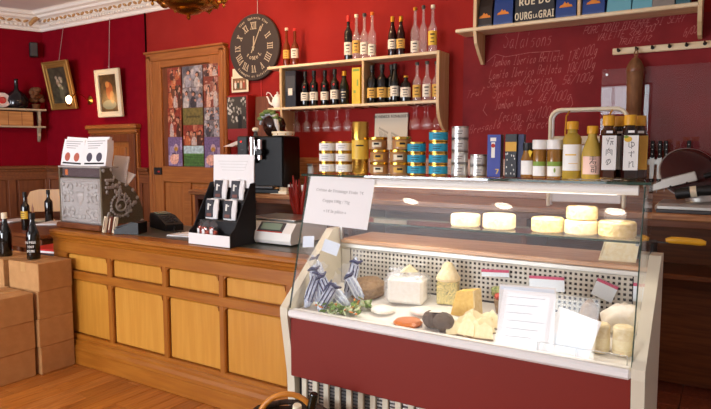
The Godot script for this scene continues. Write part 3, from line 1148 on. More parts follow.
	for i in pk.size():
		var q: Array = pk[i]
		o = thing("salad_packet", "blue and white striped packet, %s of the tray" % pl[i], "packet", Vector3(q[0], tray.call(q[1]) + 0.004, q[1]), 25, "striped salad packets on the tray")
		var h: float = q[3]
		var t := rot(-14, 0, q[2], Vector3(0, 0.01, 0))
		bg()
		lump(Vector3(0, h, 0), Vector3(0.026, h, 0.018), 0.25, 2.2, 60 + i, 14, 12, t)
		fin("film_bag", "foil_stripe", o)
		bg()
		prism([[-0.012, 0], [0.012, 0], [0.034, 0.05], [0.02, 0.044], [0.004, 0.056], [-0.014, 0.043], [-0.032, 0.052]], 0.006, t * at(0, h * 1.9, 0))
		fin("twisted_end", "cellophane", o)
		bg()
		tube([t * Vector3(-0.026, h * 1.78, 0.008), t * Vector3(-0.008, h * 1.86, 0.014), t * Vector3(0.012, h * 1.8, 0.014), t * Vector3(0.03, h * 1.95, 0.0)], [0.004, 0.009, 0.009, 0.004], 6)
		fin("ribbon", "ribbon_navy", o)
		bg()
		for k in 3:
			bx(Vector3(-0.016 + 0.016 * k, h, 0.0185), Vector3(0.005, h * 1.3, 0.002), 0, t)
		fin("stripe", "foil_white" if i % 2 else "ribbon_navy", o)
	for q in [[-1.475, -2.1, 0.04, "left clump of salad at the front ledge"], [-1.41, -2.1, 0.042, "middle clump of salad at the front ledge"], [-1.345, -2.105, 0.046, "right clump of salad at the front ledge"], [-1.34, -2.19, 0.045, "clump of salad behind the front ones"]]:
		o = thing("salad_leaves", "green and orange " + q[3], "salad", Vector3(q[0], tray.call(q[1]), q[1]), 0, "salad leaves on the tray")
		for part in [["green_leaves", "leaf_green", 12], ["pale_leaves", "leaf_pale", 8], ["carrot_shreds", "carrot", 6]]:
			bg()
			for k in part[2]:
				var a := rng.randf() * TAU
				var rr := q[2] * sqrt(rng.randf()) as float
				var lt := rot(rng.randf_range(-60, 60), rng.randf_range(0, 360), rng.randf_range(-60, 60), Vector3(cos(a) * rr, 0.012 + rng.randf() * 0.055 * (1.0 - 0.5 * rr / q[2]), sin(a) * rr * 0.7))
				lump(Vector3.ZERO, Vector3(0.016, 0.003, 0.012) if part[0] != "carrot_shreds" else Vector3(0.012, 0.003, 0.004), 0.4, 2.5, k, 8, 5, lt)
			fin(part[0], part[1], o)

# ---------------------------------------------------------------- goods on top of the case
const TOPY := 1.3985

func arc(r: float, y0: float, y1: float, span := 2.4, mid := 1.25) -> void:
	lathe([[r, y0], [r, y1]], 14, ID, mid - span / 2, mid + span / 2)

func can(nm: String, label: String, p: Vector3, r: float, h: float, metal: String, band: String, group: String) -> void:
	var o := thing(nm, label, "can", p, 0, group)
	bg()
	lathe([[0, 0.001], [r - 0.003, 0.0], [r, 0.002], [r, 0.004], [r - 0.0015, 0.006], [r - 0.0015, h - 0.006], [r, h - 0.004], [r, h - 0.001], [r - 0.003, h], [r - 0.004, h - 0.002], [0, h - 0.002]], 24)
	fin("tin", metal, o)
	bg()
	lathe([[r - 0.0011, 0.0075], [r - 0.0011, h - 0.0075]], 24)
	var b := fin("paper_band", band, o)
	bg()
	for k in 2:
		lathe([[r - 0.0008, h * (0.38 + 0.2 * k)], [r - 0.0008, h * (0.43 + 0.2 * k)]], 6, ID, 0.95 - 0.1 * k, 1.75)
	fin("print_line", "ink_pale" if band == "label_white" else "ink", b)

func case_top_goods() -> void:
	mat("label_white", "eeece6", 0.6)
	mat("label_blue", "1f95b5", 0.5)
	mat("label_silver", "cfccc6", 0.35, 0.5)
	mat("label_yellow", "e3b93c", 0.5)
	mat("label_green", "7f9c3a", 0.6)
	mat("label_cream", "e6d8b8", 0.7)
	mat("label_ochre", "d8a747", 0.7)
	mat("terrine", "a87a4a", 0.3)
	mat("honey", "8f6226", 0.15)
	mat("oil", "a98c30", 0.1)
	mat("oil_light", "b89a42", 0.1)
	mat("soy", "1d0d08", 0.1)
	mat("soy_brown", "3d1d0c", 0.1)
	mat("box_blue", "1d2f8e", 0.4)
	mat("box_brown", "5d3a24", 0.5)
	mat("box_black", "121017", 0.35)
	mat("tag_yellow", "e8c323", 0.6)
	mat("tag_pinkish", "f0c9b8", 0.6)
	var ord := ["bottom", "second", "third", "top"]
	var side := ["left", "right"]
	for c in 2:
		for k in 3:
			can("white_can", "white-labelled can, %s of the %s stack at the case's left end" % [["bottom", "middle", "top"][k], side[c]], Vector3(-1.597 + c * 0.092, TOPY + k * 0.0482, -2.3), 0.039, 0.048, "gold_tin", "label_white", "white cans stacked in threes")
	var o := thing("gold_tin", "tall gold tin with a yellow label beside the white cans", "tin", Vector3(-1.411, TOPY, -2.29))
	bg()
	lathe([[0, 0], [0.036, 0], [0.038, 0.003], [0.038, 0.155], [0.0365, 0.156]], 26)
	fin("tin", "gold_tin", o)
	bg()
	lathe([[0.0388, 0.155], [0.0388, 0.225], [0.037, 0.23], [0, 0.231]], 26)
	fin("lid", "gold_tin", o)
	bg()
	lathe([[0.0386, 0.065], [0.0386, 0.15]], 26)
	var yl := fin("label", "label_yellow", o)
	bg()
	arc(0.039, 0.122, 0.128, 0.9, 1.1)
	fin("label_print", "ink", yl)
	for c in 2:
		for k in 3:
			var x := -1.318 + c * 0.098 + (0.012 if k == 2 else 0.0) - (0.02 if k == 2 and c == 0 else 0.0)
			var j := thing("terrine_jar", "glass terrine jar with gold lid, %s of the %s stack by the gold tin" % [["bottom", "middle", "top"][k], side[c]], "jar", Vector3(x, TOPY + k * 0.0542, -2.3), 0, "gold-lidded terrine jars")
			bg()
			lathe([[0, 0], [0.038, 0], [0.041, 0.004], [0.042, 0.036], [0.039, 0.042], [0, 0.042]], 22)
			fin("terrine", "terrine", j)
			bg()
			lathe([[0.0395, 0.0415], [0.042, 0.043], [0.042, 0.052], [0.04, 0.054], [0, 0.0535]], 22)
			fin("lid", "gold_tin", j)
			bg()
			lathe([[0.0418, 0.01], [0.0426, 0.032]], 10, ID, 0.7, 1.7)
			fin("label", "label_cream" if (c + k) % 2 == 0 else "label_ochre", j)
			bg()
			lathe([[0.0426, 0.02], [0.043, 0.029]], 8, ID, 0.95 - 0.2 * c, 1.5 - 0.2 * c)
			fin("label_print", "ink", j)
	for c in 2:
		for k in 3 + c:
			can("blue_can", "turquoise-banded can, %s of the %s of the two turquoise stacks" % [ord[k] if c == 1 else ["bottom", "middle", "top"][k], ["shorter", "taller"][c]], Vector3(-1.137 + c * 0.1, TOPY + k * 0.0464, -2.3), 0.0405, 0.0462, "gold_tin", "label_blue", "turquoise cans")
	for c in 2:
		for k in [4, 2][c]:
			can("silver_can", "silver can, %s of the %s of the two silver stacks" % [ord[k] if c == 0 else ["bottom", "top"][k], ["taller", "shorter"][c]], Vector3(-0.942 + c * 0.081, TOPY + k * (0.0502 if c == 0 else 0.0442), -2.3), 0.0345, 0.05 if c == 0 else 0.044, "steel", "label_silver", "silver cans")
	# boxes
	o = thing("blue_box", "slim dark blue carton with a white figure and orange mark", "box", Vector3(-0.792, TOPY, -2.3), 6)
	bg()
	bx(Vector3(0, 0.0825, 0), Vector3(0.052, 0.165, 0.05), 0.001)
	fin("carton", "box_brown", o)
	bg()
	bx(Vector3(-0.001, 0.0825, 0.0255), Vector3(0.051, 0.164, 0.001))
	fin("blue_face", "box_blue", o)
	bg()
	bx(Vector3(-0.004, 0.105, 0.0265), Vector3(0.014, 0.06, 0.0008))
	bx(Vector3(-0.004, 0.146, 0.0265), Vector3(0.022, 0.014, 0.0008))
	fin("white_figure", "ink_white", o)
	bg()
	lathe([[0, 0], [0.008, 0], [0.008, 0.0008], [0, 0.0008]], 14, rot(90, 0, 0, Vector3(-0.004, 0.122, 0.0268)))
	fin("red_dot", "ink_red", o)
	words("7", 0.02, "label_yellow", o, at(0.012, 0.022, 0.0264), false, 0.0006)
	o = thing("chocolate_box", "black carton with white flecks and brown lid beside the blue carton", "box", Vector3(-0.718, TOPY, -2.3), 6)
	bg()
	bx(Vector3(-0.008, 0.083, 0), Vector3(0.044, 0.166, 0.05), 0.001)
	fin("carton", "box_black", o)
	bg()
	bx(Vector3(0.027, 0.083, -0.005), Vector3(0.024, 0.165, 0.04), 0.001)
	fin("navy_side", "ribbon_navy", o)
	bg()
	bx(Vector3(-0.008, 0.118, 0.0256), Vector3(0.042, 0.036, 0.001))
	fin("picture", "label_ochre", o)
	bg()
	for i in 12:
		bx(Vector3(-0.026 + rng.randf() * 0.036, 0.012 + rng.randf() * 0.08, 0.0256), Vector3(0.003, 0.007, 0.0008), 0, ID)
	fin("flecks", "ink_white", o)
	# small jars
	o = thing("pickle_jar", "small dark-capped jar with a folded yellow tag", "jar", Vector3(-0.665, TOPY, -2.3))
	bg()
	lathe([[0, 0], [0.024, 0], [0.026, 0.004], [0.026, 0.07], [0.018, 0.095], [0.018, 0.105], [0, 0.105]], 18)
	fin("jar", "honey", o)
	bg()
	lathe([[0.0195, 0.103], [0.0205, 0.105], [0.0205, 0.132], [0, 0.133]], 16)
	fin("cap", "black", o)
	bg()
	arc(0.0264, 0.012, 0.065)
	fin("label", "label_white", o)
	bg()
	bx(Vector3(-0.028, 0.075, 0.012), Vector3(0.026, 0.055, 0.002), 0, rot(0, -20, -25))
	fin("hang_tag", "tag_yellow", o)
	for i in 3:
		var p := [Vector3(-0.62, TOPY, -2.3), Vector3(-0.565, TOPY, -2.295), Vector3(-0.555, TOPY, -2.37)][i] as Vector3
		o = thing("sauce_jar", ["white-lidded honey-coloured jar left of the other white-lidded jars", "white-lidded honey-coloured jar in front, next to the tall oil bottle", "white-lidded jar half hidden behind the front one by the oil bottle"][i], "jar", p, 0, "white-lidded jars")
		bg()
		lathe([[0, 0], [0.024, 0], [0.026, 0.003], [0.026, 0.1], [0.022, 0.11], [0, 0.11]], 20)
		fin("jar", "honey", o)
		bg()
		lathe([[0.0265, 0.108], [0.0275, 0.11], [0.0275, 0.14], [0.026, 0.143], [0, 0.143]], 20)
		fin("lid", "white_plastic", o)
		bg()
		arc(0.0264, 0.008, 0.045)
		fin("label", "label_white", o)
		bg()
		arc(0.0264, 0.0455, 0.062)
		fin("green_band", "label_green", o)
		if i == 1:
			bg()
			ball(Vector3(cos(1.25) * 0.0266, 0.03, sin(1.25) * 0.0266), Vector3(0.004, 0.009, 0.001), 8, 6)
			fin("leaf_mark", "label_green", o)
	o = thing("oil_bottle", "golden oil bottle with long white label and gold cap", "bottle", Vector3(-0.503, TOPY, -2.3))
	bg()
	lathe([[0, 0], [0.031, 0], [0.033, 0.004], [0.033, 0.145], [0.027, 0.158], [0.018, 0.166], [0.017, 0.182], [0, 0.182]], 22)
	fin("bottle", "oil", o)
	bg()
	lathe([[0.019, 0.18], [0.021, 0.181], [0.021, 0.206], [0.019, 0.209], [0, 0.209]], 18)
	fin("cap", "cap_gold_plastic", o)
	bg()
	arc(0.0334, 0.03, 0.125, 2.6)
	fin("label", "label_white", o)
	bg()
	arc(0.0337, 0.085, 0.09, 1.2, 1.5)
	arc(0.0337, 0.055, 0.057, 1.0, 1.2)
	fin("label_print", "label_yellow", o)
	o = thing("vinegar_bottle", "bulbous golden bottle with black brush lettering on a pink label", "bottle", Vector3(-0.433, TOPY, -2.3))
	bg()
	lathe([[0, 0], [0.034, 0], [0.036, 0.004], [0.036, 0.085], [0.034, 0.1], [0.024, 0.13], [0.016, 0.15], [0.015, 0.165], [0, 0.165]], 22)
	fin("bottle", "oil_light", o)
	bg()
	lathe([[0.0175, 0.163], [0.0195, 0.165], [0.0195, 0.188], [0.018, 0.191], [0, 0.191]], 18)
	fin("cap", "cap_gold_plastic", o)
	bg()
	arc(0.0364, 0.018, 0.082, 2.2)
	var vl := fin("label", "tag_pinkish", o)
	brush(vl, Vector3(0.0102, 0.066, 0.0352), 16, [[[0, 9], [6, 9]], [[3, 10], [3, 6]], [[0, 7], [6, 7]], [[3, 6], [0, 2]], [[1, 4], [6, 4], [5, 1]], [[3, 3], [4, 2]]], 0.0035)
	brush(vl, Vector3(0.0122, 0.036, 0.0346), 16, [[[0, 9], [6, 9], [6, 1]], [[1, 7], [4, 7]], [[1, 5], [4, 5], [4, 2], [1, 2], [1, 5]]], 0.003)
	var sq := [[-0.378, -2.29, "front left square dark bottle with white label and gold cap", "soy_brown", "label_white"], [-0.355, -2.365, "back left square dark bottle, its gold cap beside the front one", "soy", "label_white"],
		[-0.308, -2.29, "front right square dark bottle with yellow fruit on its label", "soy", "label_white"], [-0.287, -2.365, "back right square dark bottle at the very end of the row", "soy_brown", "label_ochre"]]
	for i in 4:
		var q: Array = sq[i]
		o = thing("soy_bottle", q[2], "bottle", Vector3(q[0], TOPY, q[1]), 18, "square sauce bottles with gold caps")
		bg()
		bx(Vector3(0, 0.082, 0), Vector3(0.053, 0.164, 0.053), 0.008)
		lathe([[0.025, 0.16], [0.024, 0.172], [0.017, 0.183], [0.016, 0.195], [0, 0.195]], 18)
		fin("bottle", q[3], o)
		bg()
		lathe([[0.0185, 0.19], [0.0205, 0.192], [0.0205, 0.222], [0.019, 0.226], [0, 0.226]], 20)
		fin("cap", "cap_gold_plastic", o)
		bg()
		bx(Vector3(0, 0.095, 0.0268), Vector3(0.047, 0.12, 0.0008))
		var lb := fin("label", q[4], o)
		bg()
		bx(Vector3(0, 0.168, 0.0225), Vector3(0.02, 0.008, 0.004))
		fin("neck_sticker", "white_paper", o)
		if i == 0:
			for k in 3:
				brush(lb, Vector3(0, 0.135 - k * 0.036, 0.0275), 0, [[[[0, 8], [1, 5]], [[3, 9], [1, 2]], [[4, 8], [7, 8]], [[4, 5], [7, 5]], [[5, 5], [4, 1]], [[6, 5], [6, 2], [7, 2]]], [[[0, 7], [0, 1]], [[0, 7], [6, 7], [6, 1]], [[3, 9], [1, 5]], [[3, 7], [5, 5]], [[3, 5], [1, 3]], [[3, 5], [5, 3]]], [[[3, 8], [1, 2], [2, 2], [5, 5], [4, 8], [1, 7], [0, 4]]]][k], 0.0032, 0.0016)
		elif i == 2:
			bg()
			ball(Vector3(-0.01, 0.142, 0.0273), Vector3(0.013, 0.01, 0.0008), 12, 6)
			fin("fruit_mark", "label_yellow", lb)
			bg()
			ball(Vector3(-0.016, 0.15, 0.0276), Vector3(0.008, 0.005, 0.0008), 10, 6)
			fin("leaf_mark", "label_green", lb)
			for k in 3:
				brush(lb, Vector3(0.002, 0.122 - k * 0.033, 0.0275), 0, [[[[0, 8], [0, 3], [2, 2]], [[2, 8], [5, 8], [6, 5], [4, 3], [3, 5]], [[3, 9], [3, 1]]], [[[0, 7], [6, 7]], [[3, 9], [3, 4], [2, 4], [3, 5], [3, 2]], [[5, 9], [6, 8]]], [[[1, 8], [1, 1]], [[1, 5], [4, 8], [5, 8], [5, 2], [6, 2]]]][k], 0.003, 0.0016)

# brush-written characters as thin raised strokes: strokes on a 7 x 10 grid
func brush(parent: Node, p: Vector3, ry: float, strokes: Array, k: float, w := 0.0022) -> void:
	bg()
	var t := rot(0, ry, 0, p)
	for s in strokes:
		for i in s.size() - 1:
			var a := Vector3((s[i][0] - 3) * k, (s[i][1] - 5) * k, 0)
			var b := Vector3((s[i + 1][0] - 3) * k, (s[i + 1][1] - 5) * k, 0)
			var d := b - a
			bx(Vector3.ZERO, Vector3(d.length() + w * 0.6, w, 0.0006), 0, t * Transform3D(Basis(Vector3(0, 0, 1), atan2(d.y, d.x)), (a + b) / 2))
	fin("lettering", "ink", parent)

# ---------------------------------------------------------------- along the back wall
const BT := 1.16

func back_counter() -> void:
	var o := thing("back_counter", "long brown wooden worktop along the back wall with dark space below", "counter", Vector3(-1.3, 0, -4.0))
	bg()
	bx(Vector3(-1.2, BT - 0.02, -3.985), Vector3(5.7, 0.04, 0.61), 0.006)
	finw("worktop", "worktop", o)
	bg()
	bx(Vector3(-1.2, 0.56, WZ + 0.02), Vector3(5.66, 1.1, 0.02))
	finw("back_board", "dark_wood_x", o)
	bg()
	bx(Vector3(-1.2, 0.78, -4.05), Vector3(5.66, 0.03, 0.4), 0.003)
	finw("lower_shelf", "dark_wood_x", o)
	for x in [-4.02, -2.4, -1.1, 1.2]:
		bg()
		bx(Vector3(x, 0.56, -4.0), Vector3(0.04, 1.12, 0.5), 0.003)
		finw("support", "dark_wood_y", o)
	bg()
	bx(Vector3(-1.2, BT - 0.06, -3.72), Vector3(5.6, 0.04, 0.02), 0.002)
	finw("apron", "dark_wood_x", o)
	var k := thing("backsplash", "brown wooden backsplash board on the wall above the long worktop", "backsplash", Vector3(-1.2, BT, WZ + 0.012))
	bg()
	bx(Vector3(0, 0.141, 0), Vector3(5.7, 0.28, 0.02), 0.003)
	fin("board", "worktop", k)
	coffee_corner()

func cup(p: Vector3, label: String, m := "white_plastic") -> void:
	var o := thing("espresso_cup", label, "cup", p, rng.randf_range(0, 360), "small cups on the coffee counter")
	bg()
	lathe([[0, 0], [0.022, 0], [0.024, 0.005], [0.036, 0.045], [0.037, 0.072], [0.035, 0.072], [0.031, 0.025], [0, 0.012]], 16)
	fin("bowl", m, o)
	bg()
	tube([Vector3(0.035, 0.06, 0), Vector3(0.05, 0.055, 0), Vector3(0.05, 0.035, 0), Vector3(0.031, 0.026, 0)], 0.0035, 6)
	fin("handle", m, o)

func coffee_corner() -> void:
	mat("led_red", "d21d12", 0.4)
	glow("led_lamp_red", "ff2010", 2.0)
	mat("hopper", "2a1710", 0.12)
	mat("gar_green", "5d7238", 0.7)
	mat("gar_white", "b7b9ba", 0.6)
	var o := thing("espresso_machine", "black bean-to-cup espresso machine with chrome spout", "coffee machine", Vector3(-3.28, BT, -3.88), 12)
	bg()
	bx(Vector3(0.05, 0.235, 0), Vector3(0.31, 0.45, 0.32), 0.012)
	bx(Vector3(0, 0.02, 0.03), Vector3(0.4, 0.04, 0.4), 0.008)
	fin("housing", "black_gloss", o)
	bg()
	bx(Vector3(-0.155, 0.28, 0.05), Vector3(0.1, 0.36, 0.26), 0.01)
	var fp := fin("control_column", "black", o)
	bg()
	for k in 3:
		bx(Vector3(-0.155, 0.4 - k * 0.05, 0.182), Vector3(0.022, 0.008, 0.004))
	fin("key", "dark_grey", fp)
	bg()
	ball(Vector3(-0.165, 0.415, 0.182), Vector3(0.008, 0.006, 0.004), 10, 6)
	fin("signal_lamp", "led_lamp_red", fp)
	bg()
	cy(Vector3(-0.05, 0.24, 0.2), Vector3(-0.05, 0.45, 0.2), 0.03, 0.03, 16)
	cy(Vector3(0.02, 0.27, 0.2), Vector3(0.02, 0.43, 0.2), 0.022, 0.022, 16)
	cy(Vector3(-0.05, 0.36, 0.16), Vector3(-0.05, 0.36, 0.2), 0.04, 0.04, 16)
	fin("spout", "chrome", o)
	bg()
	cy(Vector3(0.03, 0.33, 0.17), Vector3(0.03, 0.33, 0.24), 0.02, 0.026, 16)
	fin("knob", "black", o)
	bg()
	bx(Vector3(0.02, 0.05, 0.17), Vector3(0.26, 0.02, 0.13), 0.004)
	fin("drip_tray", "dark_grey", o)
	o = thing("bean_hopper", "round dark hopper draped with a leafy garland on top of the espresso machine", "hopper", Vector3(-3.27, BT + 0.4605, -3.93))
	bg()
	lathe([[0, 0], [0.05, 0], [0.06, 0.01], [0.09, 0.05], [0.098, 0.1], [0.08, 0.15], [0.035, 0.175], [0, 0.178]], 22)
	fin("bowl", "hopper", o)
	bg()
	tube([Vector3(-0.1, 0.1, 0.06), Vector3(-0.06, 0.165, 0.07), Vector3(0.0, 0.195, 0.06), Vector3(0.07, 0.165, 0.07), Vector3(0.1, 0.09, 0.08), Vector3(0.115, 0.025, 0.08)], [0.01, 0.018, 0.022, 0.022, 0.02, 0.006], 8)
	fin("ribbon", "gar_white", o)
	bg()
	for k in 12:
		var a := PI * (0.15 + 0.06 * k)
		lump(Vector3(cos(a) * 0.1, 0.07 + sin(a) * 0.135, 0.06 + 0.02 * (k % 2)), Vector3(0.032, 0.018, 0.018), 0.4, 2.0, k, 8, 5)
	fin("leaves", "gar_green", o)
	o = thing("flower_bud", "small cream flower decoration at the left of the dark hopper", "flower", Vector3(-3.36, BT + 0.461, -3.8))
	bg()
	lathe([[0, 0], [0.022, 0], [0.014, 0.03], [0.006, 0.04], [0, 0.04]], 12)
	fin("stand", "dark_grey", o)
	bg()
	for k in 6:
		ball(Vector3(cos(TAU * k / 6) * 0.015, 0.055, sin(TAU * k / 6) * 0.015), Vector3(0.014, 0.017, 0.014), 8, 6)
	fin("petals", "cap_cream", o)
	o = thing("cup_tray", "low round cream lid lying on the right of the espresso machine", "lid", Vector3(-3.085, BT + 0.4605, -3.82))
	bg()
	lathe([[0, 0], [0.085, 0], [0.09, 0.006], [0.09, 0.022], [0.095, 0.024], [0.092, 0.034], [0, 0.036]], 24)
	fin("lid", "cap_cream", o)
	bg()
	for k in 9:
		var a := TAU * k / 9
		bx(Vector3(cos(a) * 0.0915, 0.012, sin(a) * 0.0915), Vector3(0.006, 0.012, 0.006), 0.001)
	fin("studs", "brass", o)
	o = thing("steel_canister", "upright grey steel canister right of the espresso machine", "canister", Vector3(-2.98, BT, -4.08))
	bg()
	bx(Vector3(0, 0.11, 0), Vector3(0.06, 0.22, 0.09), 0.01)
	fin("body", "brushed", o)
	bg()
	bx(Vector3(0, 0.2275, 0), Vector3(0.064, 0.014, 0.094), 0.004)
	fin("lid", "steel", o)
	var who := ["leftmost", "second", "third", "fourth", "fifth", "sixth", "rightmost"]
	for i in 7:
		cup(Vector3(-2.98 + i * 0.066, BT, -3.8 + 0.06 * (i % 2)), "small white espresso cup, %s of the row right of the coffee machine" % who[i])
	for i in 3:
		var b := thing("sugar_box", "%s low box of sugar sachets in front of the espresso machine" % ["left", "middle", "right"][i], "box", Vector3(-3.17 + i * 0.085, BT, -3.715), 10, "sugar sachet boxes")
		bg()
		bx(Vector3(0, 0.012, 0), Vector3(0.075, 0.024, 0.05), 0.002)
		fin("tray", "dark_wood_x" if i == 0 else "cap_cream", b)
		bg()
		for k in 6:
			bx(Vector3(-0.028 + k * 0.011, 0.036, 0), Vector3(0.007, 0.03, 0.038), 0.001, rot(0, 0, rng.randf_range(-8, 8)))
		fin("sachets", "label_cream" if i != 1 else "cardboard", b)
	# red wine cabinet with a picture, leaning brown board, small photo, white paper
	o = thing("red_cabinet", "small red wall box with a white flower and bottle picture on its front", "cabinet", Vector3(-3.89, 1.6, WZ + 0.08))
	mat("box_red", "8f1512", 0.45)
	bg()
	bx(Vector3(0, 0.205, 0), Vector3(0.25, 0.41, 0.14), 0.004)
	fin("box", "box_red", o)
	var im := newim(48, 64, Color("3a332c"))
	for k in 46:
		dot(im, Vector2(rng.randf() * 48, rng.randf() * 50), Vector2(2, 3), Color("d8d4c8") if k % 3 else Color("8f8a7c"), 0.8)
	ln(im, Vector2(32, 30), Vector2(32, 40), 4, Color("15130f"))
	ln(im, Vector2(32, 40), Vector2(32, 60), 9, Color("100f0d"))
	matpic("pic_wine", im)
	bg()
	sheet(0.235, 0.29, 0.004, at(-0.005, 0.25, 0.0745))
	fin("picture", "pic_wine", o)
	o = thing("brown_board", "plain brown board standing between the red box and the espresso machine", "board", Vector3(-3.64, BT, -4.2))
	bg()
	bx(Vector3(0, 0.42, 0), Vector3(0.2, 0.83, 0.02), 0.003, rot(-3, 0, 0))
	fin("board", "dark_wood_y", o)
	o = thing("small_photo", "small framed group photo under the clock", "photo", Vector3(-3.96, 2.05, WZ + 0.03))
	bg()
	bx(Vector3(0, 0.075, 0), Vector3(0.21, 0.15, 0.012), 0.003)
	fin("frame", "label_cream", o)
	im = newim(48, 32, Color("7b5a3a"))
	for k in 4:
		dot(im, Vector2(9 + k * 10, 18), Vector2(4, 10), Color(["e6ddd0", "3b4a3a", "c9bda8", "a04632"][k]))
		dot(im, Vector2(9 + k * 10, 9), Vector2(2.5, 3), Color("d6a888"))
	matpic("pic_group", im)
	bg()
	sheet(0.17, 0.11, 0.002, at(0, 0.075, 0.0085))
	fin("print", "pic_group", o)
	o = thing("white_card", "plain cream card tucked behind the small framed photo under the clock", "card", Vector3(-3.98, 2.13, WZ + 0.012))
	bg()
	sheet(0.18, 0.17, 0.002, at(0, 0.06, 0))
	fin("card", "label_cream", o)
	o = thing("folded_napkin", "folded white paper sticking out below the red wall box", "paper", Vector3(-3.92, 1.57, WZ + 0.09))
	bg()
	prism([[-0.14, -0.03], [-0.06, -0.008], [0.03, 0.02], [0.16, 0.028], [0.1, 0.006], [-0.02, -0.03]], 0.16)
	fin("paper", "white_paper", o)
	o = thing("steel_flask", "small black and steel flask beside the display stand, left of the coffee machine", "flask", Vector3(-3.62, BT, -3.85))
	bg()
	lathe([[0, 0], [0.045, 0], [0.048, 0.005], [0.048, 0.2], [0.04, 0.215], [0, 0.216]], 18)
	fin("body", "black_gloss", o)
	bg()
	lathe([[0.0485, 0.17], [0.0485, 0.19]], 18)
	fin("ring", "steel", o)

# ---------------------------------------------------------------- bottles
func bottle(nm: String, label: String, p: Vector3, r: float, h: float, shape: String, gm: String, cap: String, lm: String, ly: Array, group: String, mid := 1.2) -> Node3D:
	var o := thing(nm, label, "bottle", p, 0, group)
	var pr := []
	var n := r * 0.38
	match shape:
		"bordeaux":
			pr = [[0, 0.006], [r * 0.7, 0], [r * 0.95, 0.002], [r, 0.008], [r, h * 0.6], [r * 0.93, h * 0.65], [r * 0.6, h * 0.7], [n * 1.05, h * 0.75], [n, h * 0.8], [n, h * 0.93]]
		"burgundy":
			pr = [[0, 0.006], [r * 0.7, 0], [r * 0.95, 0.002], [r, 0.008], [r, h * 0.5], [r * 0.92, h * 0.58], [r * 0.65, h * 0.68], [n * 1.2, h * 0.77], [n, h * 0.84], [n, h * 0.93]]
		"tall":
			pr = [[0, 0.006], [r * 0.8, 0], [r * 0.95, 0.002], [r, 0.008], [r, h * 0.5], [r * 0.85, h * 0.55], [n * 1.1, h * 0.63], [n * 0.9, h * 0.7], [n * 0.9, h * 0.94]]
		"squat":
			pr = [[0, 0.006], [r * 0.8, 0], [r * 0.97, 0.002], [r, 0.008], [r, h * 0.6], [r * 0.9, h * 0.72], [n * 1.1, h * 0.82], [n, h * 0.86], [n, h * 0.94]]
	pr.append([n * 1.15, h * 0.935])
	pr.append([n * 1.15, h * 0.96])
	pr.append([0, h * 0.962])
	bg()
	lathe(pr, 20)
	fin("bottle_glass", gm, o)
	bg()
	var c0 := 0.86 if shape in ["bordeaux", "burgundy"] else 0.93
	lathe([[n * 1.06, h * c0], [n * 1.25, h * (c0 + 0.004)], [n * 1.25, h * 0.99], [n * 1.1, h], [0, h]], 14)
	fin("capsule", cap, o)
	if lm:
		bg()
		lathe([[r + 0.0006, h * ly[0]], [r + 0.0006, h * ly[1]]], 14, ID, mid - 1.25, mid + 1.25)
		var l := fin("label", lm, o)
		bg()
		var q: float = h * (ly[1] - ly[0])
		for k in [[0.7, 0.8, 0.5], [0.45, 0.52, 0.35], [0.2, 0.26, 0.45]]:
			lathe([[r + 0.0012, h * ly[0] + q * k[0]], [r + 0.0012, h * ly[0] + q * k[1]]], 6, ID, mid - k[2], mid + k[2])
		fin("label_print", "ink" if lm != "box_black" else "ink_cream", l)
	return o

